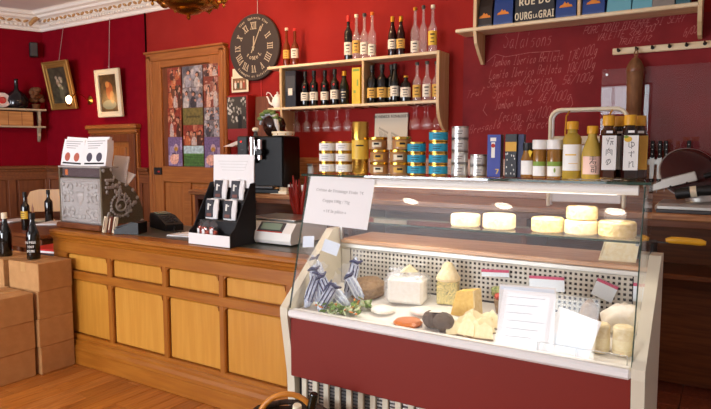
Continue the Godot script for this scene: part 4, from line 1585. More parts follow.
func wine_shelf() -> void:
	var o := thing("wine_shelf", "pale birch two-tier wall shelf with curved ends and hanging glass rack", "shelf", Vector3(-2.6, 1.66, WZ + 0.09))
	var zc := WZ + 0.09
	bg()
	bx(Vector3(-2.685, 2.222, zc), Vector3(1.635, 0.022, 0.18), 0.004)
	finw("top_board", "birch_x", o)
	bg()
	bx(Vector3(-2.685, 1.866, zc), Vector3(1.635, 0.022, 0.18), 0.004)
	finw("lower_board", "birch_x", o)
	var end := []
	for i in 9:
		var a := PI / 2 * i / 8
		end.append([0.0 + 0.175 * (1.0 - sin(a)) , 1.86 - 0.2 * (1 - cos(a))])
	var tr := Transform3D(Basis(Vector3(0, 0, 1), Vector3.UP, Vector3(-1, 0, 0)), Vector3.ZERO)
	for e in [[-3.35, 1.855, 2.211], [-1.87, 1.855, 2.235]]:
		bg()
		var pl := [[0.0, e[2]], [0.18, e[2]], [0.18, 1.85], [0.172, 1.8], [0.15, 1.745], [0.11, 1.69], [0.06, 1.655], [0.0, 1.645]]
		prism(pl, 0.022, Transform3D(tr.basis, Vector3(e[0], 0, WZ + 0.001)))
		finw("end_board", "birch_y", o)
	bg()
	bx(Vector3(-2.52, 2.044, zc), Vector3(0.02, 0.334, 0.17), 0.003)
	finw("divider", "birch_y", o)
	for k in 7:
		for q in [[-3.25, 0.13], [-2.12, 0.065]]:
			if q[0] > -2.2 and k > 3:
				continue
			bg()
			bx(Vector3(q[0] + k * q[1], 1.849, zc + 0.01), Vector3(0.012, 0.012, 0.15), 0.002)
			finw("glass_rail", "dark_wood_y", o)
	# hanging stem glasses
	var xs := []
	for i in 12:
		xs.append(-3.24 + i * 0.052)
	for i in 5:
		xs.append(-2.1 + i * 0.048)
	for i in xs.size():
		var side: String = "left row" if i < 12 else "right row"
		var nth := i + 1 if i < 12 else i - 11
		var words_n := ["first", "second", "third", "fourth", "fifth", "sixth", "seventh", "eighth", "ninth", "tenth", "eleventh", "twelfth"]
		var g := thing("wine_glass", "upside-down stem glass, %s from the left in the %s under the wine shelf" % [words_n[nth - 1], side], "glass", Vector3(xs[i], 1.842, zc + 0.02 + 0.05 * (i % 2)), 0, "stem glasses hanging under the wine shelf")
		bg()
		lathe([[0, 0.0], [0.028, -0.002], [0.028, -0.004], [0.006, -0.008], [0.0035, -0.02], [0.0035, -0.085], [0.012, -0.093], [0.025, -0.11], [0.031, -0.135], [0.029, -0.17], [0.027, -0.178]], 14)
		fin("glass_body", "clear_glass", g)
	mat("label_plain", "e4dccb", 0.7)
	mat("label_amber", "d6aa52", 0.7)
	mat("yellow_box", "d9b81c", 0.5)
	var y := 1.8772
	var z := zc + 0.02
	o = thing("gift_carton", "tall black gift carton with a grey picture, leftmost on the lower shelf", "carton", Vector3(-3.26, y, z))
	bg()
	bx(Vector3(0, 0.155, 0), Vector3(0.115, 0.31, 0.1), 0.002)
	fin("carton", "box_black", o)
	bg()
	sheet(0.1, 0.13, 0.002, at(0, 0.2, 0.052))
	fin("picture", "dark_grey", o)
	bg()
	sheet(0.045, 0.06, 0.002, at(0.0, 0.13, 0.0535))
	fin("label", "label_plain", o)
	var gp := "dark wine bottles on the lower shelf"
	var names := ["first", "second", "third"]
	for i in 3:
		var b := bottle("wine_bottle", "dark bottle with white label and red seal, %s right of the black carton" % names[i], Vector3(-3.138 + i * 0.093, y, z + (0.0 if i < 2 else -0.03)), 0.037, 0.3, "bordeaux", "bottle_black", "black", "label_plain", [0.17, 0.4], gp)
		bg()
		ball(Vector3(0.012, 0.165, 0.0345), Vector3(0.01, 0.01, 0.003), 10, 6)
		fin("seal", "cap_red", b)
	var b4 := bottle("wine_bottle", "dark bottle with white label and red seal standing alone left of the fizzy wine", Vector3(-2.832, y, z), 0.037, 0.3, "bordeaux", "bottle_black", "black", "label_plain", [0.17, 0.42], gp)
	bg()
	ball(Vector3(0.012, 0.17, 0.0345), Vector3(0.01, 0.01, 0.003), 10, 6)
	fin("seal", "cap_red", b4)
	bottle("wine_bottle", "broad-shouldered dark bottle with dark label and gold cap beside the yellow carton", Vector3(-2.738, y, z), 0.041, 0.275, "burgundy", "bottle_green", "cap_gold", "box_black", [0.15, 0.45], gp)
	o = thing("yellow_carton", "tall bright yellow bottle carton next to the shelf divider", "carton", Vector3(-2.6, y, z))
	bg()
	bx(Vector3(0, 0.145, 0), Vector3(0.078, 0.29, 0.078), 0.002)
	fin("carton", "yellow_box", o)
	bg()
	bx(Vector3(0, 0.27, 0.0395), Vector3(0.06, 0.02, 0.001))
	bx(Vector3(0.015, 0.17, 0.0395), Vector3(0.012, 0.05, 0.001))
	bx(Vector3(-0.012, 0.1, 0.0395), Vector3(0.02, 0.02, 0.001))
	fin("print", "label_green", o)
	for i in 3:
		bottle("wine_bottle", "dark bottle with amber label, %s right of the divider" % names[i], Vector3(-2.462 + i * 0.09 - (0.03 if i == 2 else 0.0), y, z + (0.015 if i < 2 else -0.035)), 0.041, 0.3, "bordeaux", "bottle_black", "black", "label_amber", [0.14, 0.4], gp)
	bottle("wine_bottle", "slim dark bottle with white label right of the amber-labelled ones", Vector3(-2.264, y, z), 0.037, 0.3, "burgundy", "bottle_black", "black", "label_plain", [0.16, 0.42], gp)
	bottle("short_bottle", "short dark round bottle with small white label and cork", Vector3(-2.17, y, z), 0.042, 0.2, "squat", "bottle_black", "cap_gold", "label_plain", [0.18, 0.55], gp)
	var dd := ["left", "middle", "right"]
	for i in 3:
		bottle("spirit_bottle", "clear bottle with pale yellow label, %s of the three at the lower shelf's right end" % dd[i], Vector3([-2.073, -1.985, -1.925][i], y, z + [0.0, 0.01, -0.03][i]), 0.034, 0.295, "tall", "clear_bottle", "cap_grey", "label_amber" if i != 1 else "label_plain", [0.1, 0.42], "clear spirit bottles on the lower shelf")
	# top tier
	y = 2.2332
	var tp := [
		[-3.336, 0.031, 0.33, "tall", "spirit_amber", "cap_cream", "label_ochre", [0.2, 0.42], "amber bottle with yellow label at the top shelf's left end"],
		[-3.245, 0.034, 0.315, "tall", "spirit_amber", "cap_red", "label_plain", [0.2, 0.45], "amber bottle with red cap and pale label next to the leftmost one"],
		[-2.697, 0.034, 0.36, "bordeaux", "bottle_black", "cap_red", "label_plain", [0.12, 0.4], "black bottle with red cap and white label on the top shelf"],
		[-2.62, 0.033, 0.36, "tall", "clear_bottle", "cap_cream", "label_amber", [0.14, 0.42], "clear bottle with cream cap beside the red-capped black bottle"],
		[-2.545, 0.033, 0.36, "tall", "clear_bottle", "cap_grey", "label_plain", [0.1, 0.36], "clear bottle with dark grey cap in the top shelf's middle group"],
		[-2.472, 0.033, 0.36, "tall", "clear_bottle", "cap_orange", "label_plain", [0.06, 0.3], "clear bottle with orange cap in the top shelf's middle group"],
		[-2.289, 0.035, 0.305, "burgundy", "spirit_dark", "cap_gold", "label_plain", [0.18, 0.42], "dark bottle with gold foil and oval label, left of a pair"],
		[-2.215, 0.034, 0.298, "burgundy", "spirit_dark", "cap_gold", "label_amber", [0.18, 0.42], "dark bottle with gold foil, right of a pair on the top shelf"],
		[-2.093, 0.033, 0.35, "tall", "clear_bottle", "cap_gold", "label_plain", [0.04, 0.28], "slender clear bottle with low pale label, leftmost of the right-hand trio"],
		[-2.024, 0.03, 0.355, "tall", "clear_bottle", "cap_grey", "", [0, 0], "slender unlabelled clear bottle in the middle of the right-hand trio"],
		[-1.947, 0.034, 0.35, "tall", "clear_bottle", "cap_cream", "label_yellow", [0.15, 0.45], "slender clear bottle with yellow label at the top shelf's right end"]]
	for q in tp:
		bottle("spirit_bottle", q[8], Vector3(q[0], y, zc + 0.02), q[1], q[2], q[3], q[4], q[5], q[6], q[7], "bottles on top of the wine shelf")
	o = thing("teapot", "white patterned porcelain teapot on the shelf's left overhang", "teapot", Vector3(-3.428, 1.8772, zc + 0.04))
	bg()
	lathe([[0, 0], [0.03, 0], [0.034, 0.006], [0.048, 0.03], [0.05, 0.06], [0.04, 0.09], [0.026, 0.1], [0, 0.1]], 20)
	fin("body", "label_white", o)
	bg()
	lathe([[0.028, 0.1], [0.026, 0.112], [0.01, 0.122], [0.006, 0.13], [0.01, 0.138], [0, 0.144]], 16)
	fin("lid", "label_white", o)
	bg()
	tube([Vector3(-0.045, 0.03, 0.01), Vector3(-0.075, 0.05, 0.02), Vector3(-0.085, 0.085, 0.024), Vector3(-0.1, 0.105, 0.028)], [0.012, 0.009, 0.007, 0.006], 8)
	fin("spout", "label_white", o)
	bg()
	tube([Vector3(0.042, 0.08, 0), Vector3(0.05, 0.085, 0)], 0.005, 6)
	tube([Vector3(-0.036, 0.09, 0.02), Vector3(-0.06, 0.13, 0.03), Vector3(-0.09, 0.14, 0.03), Vector3(-0.1, 0.12, 0.03)], 0.004, 6)
	fin("handle", "label_white", o)
	# poster behind the glasses
	o = thing("old_poster", "small cream engraved poster leaning on the wall below the wine shelf", "poster", Vector3(-2.345, BT + 0.282, WZ + 0.03))
	var im := newim(96, 112, Color("cfc6b2"))
	for k in 26:
		var px := 12 + (k * 37) % 72
		ln(im, Vector2(px, 40 + (k * 13) % 50), Vector2(px + 4, 58 + (k * 13) % 40), 1.2, Color("6b675f"), 0.6)
		dot(im, Vector2(px + 2, 36 + (k * 13) % 50), Vector2(2, 3), Color("7e786c"), 0.6)
	ln(im, Vector2(10, 98), Vector2(86, 98), 3, Color("57524a"), 0.7)
	matpic("pic_poster", im)
	bg()
	sheet(0.3, 0.36, 0.012, rot(-3, 0, 0, Vector3(0, 0.18, 0)))
	var po := fin("board", "pic_poster", o)
	words("HOMMES VIN&DIEU", 0.024, "ink", po, rot(-3, 0, 0, Vector3(0, 0.18, 0)) * at(0, 0.155, 0.0006), true, 0.0006)

func bag(label: String, x: float, w: float, h: float, m: String, mark: String, lean: float, group: String, y: float, z: float) -> void:
	var o := thing("coffee_bag", label, "bag", Vector3(x, y, z), 0, group)
	bg()
	sg += 1
	var prof := [[0.0, 1.0, 1.0], [0.06, 1.0, 1.02], [0.3, 0.98, 0.95], [0.6, 0.96, 0.72], [0.85, 0.94, 0.35], [1.0, 0.92, 0.06]]
	var d := 0.05
	for i in prof.size() - 1:
		for s in 4:
			var c := []
			for e in [[i, s], [i + 1, s], [i + 1, (s + 1) % 4], [i, (s + 1) % 4]]:
				var p: Array = prof[e[0]]
				var sx: float = [-1, 1, 1, -1][e[1]]
				var sz: float = [1, 1, -1, -1][e[1]]
				c.append(Vector3(sx * w / 2 * p[1] + lean * p[0], h * p[0], sz * d * p[2]))
			st.set_smooth_group(-1)
			poly(c, (c[0] + c[2]) / 2 - Vector3(lean * prof[i][0], (c[0].y + c[2].y) / 2, 0))
	poly([Vector3(-w / 2, 0, d), Vector3(w / 2, 0, d), Vector3(w / 2, 0, -d), Vector3(-w / 2, 0, -d)], Vector3.DOWN)
	fin("pouch", m, o)
	bg()
	bx(Vector3(lean, h, 0), Vector3(w * 0.93, 0.018, 0.008), 0.002)
	fin("top_seal", m, o)
	if mark:
		# orange mountain emblem
		bg()
		var t := rot(-6, 0, 0, Vector3(0.0, h * 0.3, d * 0.985))
		prism([[-0.042, -0.012], [0.042, -0.012], [0.036, 0.002], [0.022, 0.004], [0.012, 0.02], [0.002, 0.01], [-0.008, 0.026], [-0.018, 0.008], [-0.036, 0.0]], 0.004, t)
		fin("emblem", mark, o)

func bag_shelf() -> void:
	mat("bag_brown", "251a14", 0.4)
	mat("bag_blue", "173a7d", 0.4)
	mat("bag_light", "5f9fae", 0.45)
	mat("bag_grey", "7d736a", 0.5)
	mat("bag_teal", "2f5c66", 0.45)
	mat("emblem_orange", "d98025", 0.5)
	mat("crate_black", "11141c", 0.6)
	var zc := WZ + 0.1
	var o := thing("bag_shelf", "pale birch wall shelf over the chalkboard holding coffee bags", "shelf", Vector3(-0.95, 2.1, zc))
	bg()
	bx(Vector3(-0.97, 2.355, zc), Vector3(1.52, 0.026, 0.2), 0.006)
	finw("board", "birch_x", o)
	bg()
	bx(Vector3(-0.9, 2.72, zc), Vector3(1.36, 0.022, 0.18), 0.004)
	finw("top_board", "birch_x", o)
	var b := Basis(Vector3(0, 0, 1), Vector3.UP, Vector3(-1, 0, 0))
	for e in [[-1.585, 2.13], [-0.205, 2.18]]:
		bg()
		prism([[0.012, 2.76], [0.19, 2.76], [0.195, 2.38], [0.195, 2.34], [0.17, 2.26], [0.1, 2.19], [0.03, e[1]], [0.012, e[1]]], 0.022, Transform3D(b, Vector3(e[0], 0, WZ)))
		finw("end_board", "birch_y", o)
	bg()
	bx(Vector3(-0.885, 2.54, zc), Vector3(0.02, 0.34, 0.18), 0.003)
	finw("divider", "birch_y", o)
	var y := 2.3685
	var z := zc + 0.02
	var g := "coffee bags on the shelf over the chalkboard"
	bag("dark brown bag with orange emblem at the left end of the bag shelf", -1.52, 0.1, 0.24, "bag_brown", "emblem_orange", 0.0, g, y, z)
	bag("blue bag with orange emblem between the brown bag and the black crate", -1.39, 0.135, 0.27, "bag_blue", "emblem_orange", 0.0, g, y, z)
	bag("blue bag with orange emblem right of the black crate", -0.97, 0.13, 0.26, "bag_blue", "emblem_orange", 0.0, g, y, z)
	bag("blue bag with orange emblem just right of the shelf divider", -0.8, 0.135, 0.26, "bag_blue", "emblem_orange", 0.0, g, y, z)
	bag("light blue bag, left of the two light blue ones", -0.65, 0.14, 0.25, "bag_light", "", 0.01, g, y, z)
	bag("light blue bag, right of the two light blue ones", -0.518, 0.11, 0.25, "bag_light", "", 0.01, g, y, z)
	bag("brownish grey bag next to the teal one", -0.4, 0.12, 0.25, "bag_grey", "", 0.0, g, y, z)
	bag("narrow teal bag at the right end of the bag shelf", -0.295, 0.075, 0.24, "bag_teal", "", 0.0, g, y, z)
	o = thing("black_crate", "black crate lettered with a street name standing between the blue bags", "crate", Vector3(-1.175, y, z - 0.005))
	bg()
	bx(Vector3(0, 0.13, 0), Vector3(0.265, 0.26, 0.11), 0.004)
	fin("crate", "crate_black", o)
	words("RUE DU", 0.05, "ink_cream", o, at(0.0, 0.135, 0.0555), false, 0.001, 0.9)
	words("OURG", 0.052, "ink_cream", o, at(-0.072, 0.042, 0.0555), false, 0.001, 0.62)
	words("LA", 0.028, "ink_cream", o, at(0.006, 0.034, 0.0555), false, 0.001, 0.7)
	words("GRAI", 0.052, "ink_cream", o, at(0.078, 0.042, 0.0555), false, 0.001, 0.62)

func wall_right() -> void:
	# chalkboard paint panel with handwriting
	var x0 := -1.74
	var x1 := 1.0
	var y0 := 1.445
	var y1 := 2.34
	var S := 520.0
	var im := newim(int((x1 - x0) * S), int((y1 - y0) * S), Color("7a2326"))
	speckle(im, 0.13, 4, 0.006)
	var ch := Color("d3a79c")
	var pt := func(x: float, y: float) -> Vector2: return Vector2((x - x0) * S, (y1 - y) * S)
	# smears of wiped chalk
	for k in 30:
		var a: Vector2 = pt.call(rng.randf_range(-1.6, -0.2), rng.randf_range(1.6, 2.3))
		ln(im, a, a + Vector2(rng.randf_range(20, 90), rng.randf_range(-12, 12)), rng.randf_range(8, 20), Color("a3605c"), 0.012)
	var L := [
		["Salaisons", -1.44, 2.235, -1.1, 2.225, 10.0], ["Jambon Iberico Bellota", -1.525, 2.117, -1.02, 2.12, 5.4], ["17€/100g", -0.99, 2.11, -0.8, 2.14, 5.8], ["Lomito Iberico Bellota", -1.54, 2.025, -1.03, 2.04, 5.4], ["10€/100g", -0.995, 2.03, -0.81, 2.06, 5.4],
		["Saucisson/Chorizo", -1.553, 1.965, -1.09, 1.976, 4.8], ["5€/100g", -1.018, 1.955, -0.82, 1.975, 4.8], ["Speck", -1.513, 1.886, -1.35, 1.9, 6.2], ["4€/100g", -1.286, 1.896, -1.06, 1.92, 5.4],
		["Jambon blanc", -1.496, 1.8, -1.22, 1.835, 5.6], ["4€/100g", -1.185, 1.829, -0.96, 1.855, 5.8], ["Cecina", -1.464, 1.711, -1.3, 1.728, 6.4], ["7€/100g", -1.267, 1.713, -1.07, 1.744, 6.6], ["Bresaola", -1.69, 1.63, -1.45, 1.67, 5.4], ["20€ piece", -1.381, 1.644, -1.1, 1.667, 6.0],
		["PORC NOIR BIGORRE SI SERY", -0.891, 2.28, -0.296, 2.3, 4.0], ["VALETTE 26€/00", -0.807, 2.225, -0.462, 2.255, 3.8], ["TRUITE/12", -0.671, 2.188, -0.48, 2.198, 3.2], ["6/00", -0.3, 2.205, -0.225, 2.225, 4.0], ["Truf", -1.72, 1.895, -1.58, 1.915, 4.6]]
	for q in L:
		hand(im, q[0], pt.call(q[1], q[2]), pt.call(q[3], q[4]), q[5], 1.7, ch, 0.28)
	for s in [[-1.56, 2.15, -1.49, 2.2], [-1.49, 2.2, -1.42, 2.175], [-1.42, 2.175, -1.25, 2.19], [-1.25, 2.19, -1.04, 2.185], [-1.56, 1.85, -1.58, 1.8], [-1.58, 1.8, -1.55, 1.76], [-0.955, 1.87, -0.945, 1.82], [-0.945, 1.82, -0.97, 1.78]]:
		ln(im, pt.call(s[0], s[1]), pt.call(s[2], s[3]), 1.7, ch, 0.3)
	matpic("chalkboard", im, 0.7).metallic_specular = 0.25
	var o := thing("chalkboard", "dull red wall chalkboard with handwritten price list under the bag shelf", "chalkboard", Vector3((x0 + x1) / 2, y0, WZ + 0.004))
	bg()
	sheet(x1 - x0, y1 - y0, 0.006, at(0, (y1 - y0) / 2, 0.004))
	fin("board", "chalkboard", o)
	# hook rail
	o = thing("hook_rail", "wooden wall rail with six small black hooks", "hook rail", Vector3(-0.35, 2.125, WZ + 0.02))
	bg()
	bx(Vector3(0.03, 0.02, 0), Vector3(0.76, 0.042, 0.018), 0.005)
	fin("batten", "birch_x", o)
	for x in [-0.662, -0.555, -0.463, -0.367, -0.274, -0.177]:
		bg()
		tube([Vector3(x + 0.35, 0.03, 0.008), Vector3(x + 0.35, 0.032, 0.025), Vector3(x + 0.35, 0.02, 0.038), Vector3(x + 0.35, 0.03, 0.05)], [0.006, 0.005, 0.005, 0.006], 8)
		cy(Vector3(x + 0.35, 0.024, 0.008), Vector3(x + 0.35, 0.024, 0.013), 0.011, 0.011, 12)
		fin("hook", "black", o)
	# closed umbrella
	matnoise("umbrella_cloth", ["6b4322", "754b28", "80542f"], 0.03, Vector3(4, 1, 4), 0.7, 0, 33)
	o = thing("umbrella", "closed brown umbrella hanging from the hook rail", "umbrella", Vector3(-0.553, 1.3, WZ + 0.075))
	bg()
	var prev := []
	var lv := [[0.0, 0.024], [0.1, 0.034], [0.3, 0.044], [0.55, 0.048], [0.68, 0.05], [0.73, 0.052], [0.765, 0.036], [0.79, 0.016]]
	for i in lv.size():
		var ring := []
		for j in 16:
			var a: float = TAU * j / 16 + lv[i][0] * 1.2
			ring.append(Vector3(cos(a), 0, sin(a)) * lv[i][1] * (1.0 if j % 2 else 0.8) + Vector3(0, lv[i][0], 0))
		if i > 0:
			for j in 16:
				var k := (j + 1) % 16
				poly([prev[j], ring[j], ring[k], prev[k]], ring[j] + ring[k] - Vector3(0, lv[i][0], 0) * 2)
		prev = ring
	fin("canopy", "umbrella_cloth", o)
	bg()
	tube([Vector3(0, 0.78, 0), Vector3(-0.008, 0.82, 0.0), Vector3(0, 0.85, -0.01), Vector3(0.012, 0.82, 0), Vector3(0.004, 0.78, 0)], 0.005, 6)
	fin("loop", "umbrella_cloth", o)
	bg()
	lathe([[0.0535, 0.7], [0.0545, 0.715]], 14)
	fin("strap", "dark_wood_x", o)
	# clear splash panel
	o = thing("splash_panel", "clear acrylic splash panel on the wall mirroring the windows", "panel", Vector3(-0.1, 1.46, WZ + 0.02))
	bg()
	bx(Vector3(0, 0.29, 0), Vector3(1.32, 0.57, 0.005))
	fin("sheet", "plexi", o)
	bg()
	for x in [-0.63, 0.63]:
		for y in [0.03, 0.54]:
			cy(Vector3(x, y, -0.01), Vector3(x, y, 0.006), 0.008, 0.008, 10)
	fin("screws", "steel", o)
	# knife rack
	o = thing("knife_strip", "steel magnetic knife strip on the wall behind the slicer", "knife rack", Vector3(-0.36, 1.43, WZ + 0.03))
	bg()
	bx(Vector3(0.06, 0, 0), Vector3(0.42, 0.035, 0.014), 0.003)
	fin("strip", "steel", o)
	for i in 4:
		var q := [[-0.437, 0.17, 0.0], [-0.395, 0.2, 0.0], [-0.358, 0.19, 2.0], [-0.235, 0.17, 0.0]][i] as Array
		var k := thing("kitchen_knife", "black-handled kitchen knife, %s on the wall strip" % ["leftmost", "second from the left", "third from the left", "rightmost, behind the slicer"][i], "knife", Vector3(q[0], 1.43, WZ + 0.042), 0, "knives on the wall strip")
		bg()
		prism([[-0.013, 0.03], [0.013, 0.03], [0.013, -q[1] * 0.5], [-0.01, -q[1]]], 0.002, rot(0, 0, q[2]))
		fin("blade", "steel", k)
		bg()
		bx(Vector3(0, 0.08, 0), Vector3(0.022, 0.11, 0.016), 0.005, rot(0, 0, q[2]))
		var h := fin("handle", "black", k)
		bg()
		for r in 3:
			cy(Vector3(0, 0.05 + r * 0.03, 0.0075), Vector3(0, 0.05 + r * 0.03, 0.0092), 0.0035, 0.0035, 8)
		fin("rivet", "steel", h)
	slicer()
	# tubular white rack on the back counter
	o = thing("paper_rack", "white tubular rack holding cream wrapping paper behind the bottles", "rack", Vector3(-0.75, BT, -3.82), 6)
	for zz in [0.0, -0.1]:
		bg()
		var pts := [Vector3(-0.215, 0.0, zz), Vector3(-0.215, 0.52, zz)]
		for i in 6:
			var a := PI - PI / 2 * i / 5
			pts.append(Vector3(-0.155 + cos(a) * 0.06, 0.53 + sin(a) * 0.06, zz))
		for i in 6:
			var a := PI / 2 - PI / 2 * i / 5
			pts.append(Vector3(0.155 + cos(a) * 0.06, 0.53 + sin(a) * 0.06, zz))
		pts.append(Vector3(0.215, 0.0, zz))
		tube(pts, 0.011, 8)
		fin("frame", "cap_cream" if zz == 0.0 else "white_paint", o)
	for x in [-0.12, 0.12]:
		bg()
		tube([Vector3(x + 0.02, 0.59, 0.0), Vector3(x, 0.55, 0.02), Vector3(x - 0.005, 0.4, 0.02)], 0.005, 6)
		fin("wire", "cap_gold", o)
	bg()
	bx(Vector3(0, 0.405, -0.04), Vector3(0.41, 0.05, 0.07), 0.01)
	fin("board", "label_cream", o)
	bg()
	bx(Vector3(0, 0.2, -0.04), Vector3(0.4, 0.35, 0.05), 0.006)
	fin("paper_stack", "white_paper", o)

func slicer() -> void:
	mat("slicer_guard", "3d1512", 0.2)
	var o := thing("meat_slicer", "meat slicer with dark red blade cover and silver plate on the back counter", "slicer", Vector3(-0.16, BT, -3.93))
	bg()
	bx(Vector3(0.05, 0.025, 0.03), Vector3(0.5, 0.05, 0.36), 0.015)
	fin("base", "brushed", o)
	bg()
	cy(Vector3(0.02, 0.05, -0.08), Vector3(0.0, 0.2, -0.08), 0.09, 0.07, 18)
	fin("motor_housing", "brushed", o)
	var t := Transform3D(Basis(Vector3(1, 0, 0), deg_to_rad(62)), Vector3(-0.05, 0.215, 0.02)) * rot(0, 0, -16)
	bg()
	lathe([[0, -0.02], [0.13, -0.02], [0.15, -0.008], [0.152, 0.0], [0.15, 0.012], [0.12, 0.03], [0, 0.036]], 30, t)
	fin("blade_guard", "slicer_guard", o)
	bg()
	lathe([[0.15, 0.0], [0.158, 0.002], [0.15, 0.005]], 30, t)
	fin("blade", "steel", o)
	bg()
	bx(Vector3(-0.03, 0.16, 0.13), Vector3(0.27, 0.055, 0.018), 0.004, rot(0, 0, 17, Vector3(-0.06, 0.02, 0)))
	var pl := fin("plate", "brushed", o)
	bg()
	for x in [-0.08, 0.0]:
		cy(Vector3(x - 0.05, 0.165 + x * 0.29, 0.139), Vector3(x - 0.05, 0.165 + x * 0.29, 0.142), 0.006, 0.006, 8)
	fin("screw", "black", pl)
	bg()
	cy(Vector3(-0.1, 0.1, 0.15), Vector3(-0.03, 0.115, 0.16), 0.03, 0.032, 16)
	cy(Vector3(0.0, 0.12, 0.16), Vector3(0.07, 0.13, 0.16), 0.026, 0.03, 16)
	var kb := fin("knob", "black", o)
	bg()
	cy(Vector3(-0.03, 0.115, 0.16), Vector3(0.0, 0.12, 0.16), 0.031, 0.031, 16)
	fin("knob_ring", "cap_cream", kb)
	bg()
	tube([Vector3(0.03, 0.2, 0.11), Vector3(0.16, 0.245, 0.1), Vector3(0.26, 0.27, 0.08)], 0.016, 8)
	fin("carriage_arm", "black", o)
	o = thing("cutting_board", "dark flat cutting board in front of the slicer on the back counter", "board", Vector3(-0.2, BT, -3.735))
	bg()
	bx(Vector3(0.1, 0.01, 0), Vector3(0.5, 0.02, 0.1), 0.004)
	fin("board", "dark_grey", o)

# ---------------------------------------------------------------- goods on the counter
const CT := 0.9478

func counter_goods() -> void:
	matnoise("cast_silver", ["b5b1ac", "c4c0bb", "d3cfca"], 0.04, Vector3(10, 10, 10), 0.38, 0.45, 35, 0.25)
	matnoise("cast_bronze", ["6a5f4a", "7c7058", "8e8268"], 0.04, Vector3(10, 10, 10), 0.42, 0.5, 36, 0.25)
	mat("lcd", "7f8f7c", 0.25)
	mat("sticker_green", "2f9a78", 0.5)
	mat("fruit_red", "b8604a", 0.7)
	mat("fruit_dark", "4a4552", 0.7)
	mat("chili", "a8200f", 0.35)
	mat("candy_red", "b8452a", 0.3)
	mat("packet_dark", "1b1620", 0.35)
	mat("packet_rust", "6e3320", 0.4)
	# cash register: flat embossed back towards the customers, curved sides
	var o := thing("cash_register", "antique embossed silver cash register with curved bronze sides", "cash register", Vector3(-3.9, CT, -2.72))
	o.scale.x = 0.88
	bg()
	bx(Vector3(0, 0.02, 0.0), Vector3(0.58, 0.04, 0.4), 0.008)
	fin("plinth", "dark_wood_x", o)
	bg()
	bx(Vector3(0, 0.2, 0.155), Vector3(0.53, 0.32, 0.03), 0.006)
	var fr := fin("front_plate", "cast_silver", o)
	# relief: border, urn and scrolls
	bg()
	for e in [[0, 0.345, 0.5, 0.014], [0, 0.055, 0.5, 0.014]]:
		bx(Vector3(e[0], e[1], 0.172), Vector3(e[2], e[3], 0.01), 0.004)
	for x in [-0.245, 0.245]:
		bx(Vector3(x, 0.2, 0.172), Vector3(0.014, 0.3, 0.01), 0.004)
	fin("border", "cast_silver", fr)
	bg()
	lathe([[0, 0.1], [0.035, 0.1], [0.03, 0.115], [0.012, 0.125], [0.012, 0.14], [0.04, 0.17], [0.055, 0.205], [0.05, 0.225], [0.06, 0.235], [0, 0.235]], 16, Transform3D(Basis.from_scale(Vector3(1, 1, 0.35)), Vector3(0, 0.03, 0.168)))
	fin("urn_relief", "cast_silver", fr)
	bg()
	for i in 9:
		for j in 5:
			if absf(i - 4) < 1.5 and j > 0 and j < 4:
				continue
			lump(Vector3(-0.21 + i * 0.0525 + rng.randf_range(-0.008, 0.008), 0.085 + j * 0.056 + rng.randf_range(-0.008, 0.008), 0.17), Vector3(0.02, 0.016, 0.009), 0.5, 2.4, i * 7 + j, 10, 6, ID)
	fin("leaf_relief", "cast_silver", fr)
	for s in [-1.0, 1.0]:
		for k in 4:
			bg()
			var pts := []
			for i in 9:
				var a := TAU * 0.8 * i / 8
				var r := 0.045 * (1.0 - i / 10.0)
				pts.append(Vector3(s * ([0.12, 0.17, 0.1, 0.19][k] + cos(a) * r), [0.29, 0.21, 0.12, 0.1][k] + sin(a) * r, 0.171))
			tube(pts, 0.008, 6)
			fin("scroll", "cast_silver", fr)
	var side := [[-0.17, 0.04], [0.17, 0.04], [0.17, 0.43], [0.1, 0.435], [0.075, 0.38], [0.03, 0.34], [-0.03, 0.32], [-0.09, 0.28], [-0.13, 0.22], [-0.16, 0.14]]
	var tz := Transform3D(Basis(Vector3(0, 0, 1), Vector3.UP, Vector3(-1, 0, 0)), Vector3.ZERO)
	var sd: MeshInstance3D
	for x in [-0.272, 0.272]:
		bg()
		prism(side, 0.02, Transform3D(tz.basis, Vector3(x, 0, 0)))
		sd = fin("side_plate", "cast_bronze", o)
	bg()
	for k in 22:
		var a := TAU * k / 22
		ball(Vector3(0.284, 0.17 + sin(a) * 0.078, 0.02 + cos(a) * 0.078), Vector3(0.008, 0.011, 0.011), 8, 5)
		ball(Vector3(0.284, 0.17 + sin(a) * 0.04, 0.02 + cos(a) * 0.04), Vector3(0.008, 0.008, 0.008), 8, 5)
	for k in 34:
		var zz := -0.13 + 0.27 * rng.randf()
		var yy := 0.06 + rng.randf() * (0.2 + 0.9 * maxf(0.0, zz + 0.02) if zz > -0.02 else 0.14 + 0.5 * (zz + 0.13))
		lump(Vector3(0.283, yy, zz), Vector3(0.007, 0.016, 0.012), 0.5, 2.2, k, 10, 6, ID)
	for i in 9:
		var e: Array = side[i]
		ball(Vector3(0.284, e[1] * 0.96 + 0.005, e[0] * 0.9), Vector3(0.008, 0.014, 0.014), 8, 5)
	for k in 8:
		ball(Vector3(0.284, 0.3 + 0.05 * (k % 2), 0.08 + 0.018 * (k / 2)), Vector3(0.008, 0.012, 0.012), 8, 5)
	fin("side_relief", "cast_silver", sd)
	bg()
	prism([[-0.165, 0.04], [0.14, 0.04], [0.14, 0.365], [0.07, 0.365], [0.025, 0.33], [-0.035, 0.31], [-0.095, 0.27], [-0.13, 0.21], [-0.155, 0.14]], 0.52, tz)
	fin("body", "cast_bronze", o)
	bg()
	bx(Vector3(0, 0.4, 0.12), Vector3(0.52, 0.066, 0.06), 0.002)
	fin("indicator_box", "dark_grey", o)
	bg()
	bx(Vector3(0, 0.4, 0.158), Vector3(0.5, 0.058, 0.003))
	fin("indicator_glass", "clear_glass", o)
	bg()
	bx(Vector3(-0.2, 0.4, 0.152), Vector3(0.035, 0.04, 0.003))
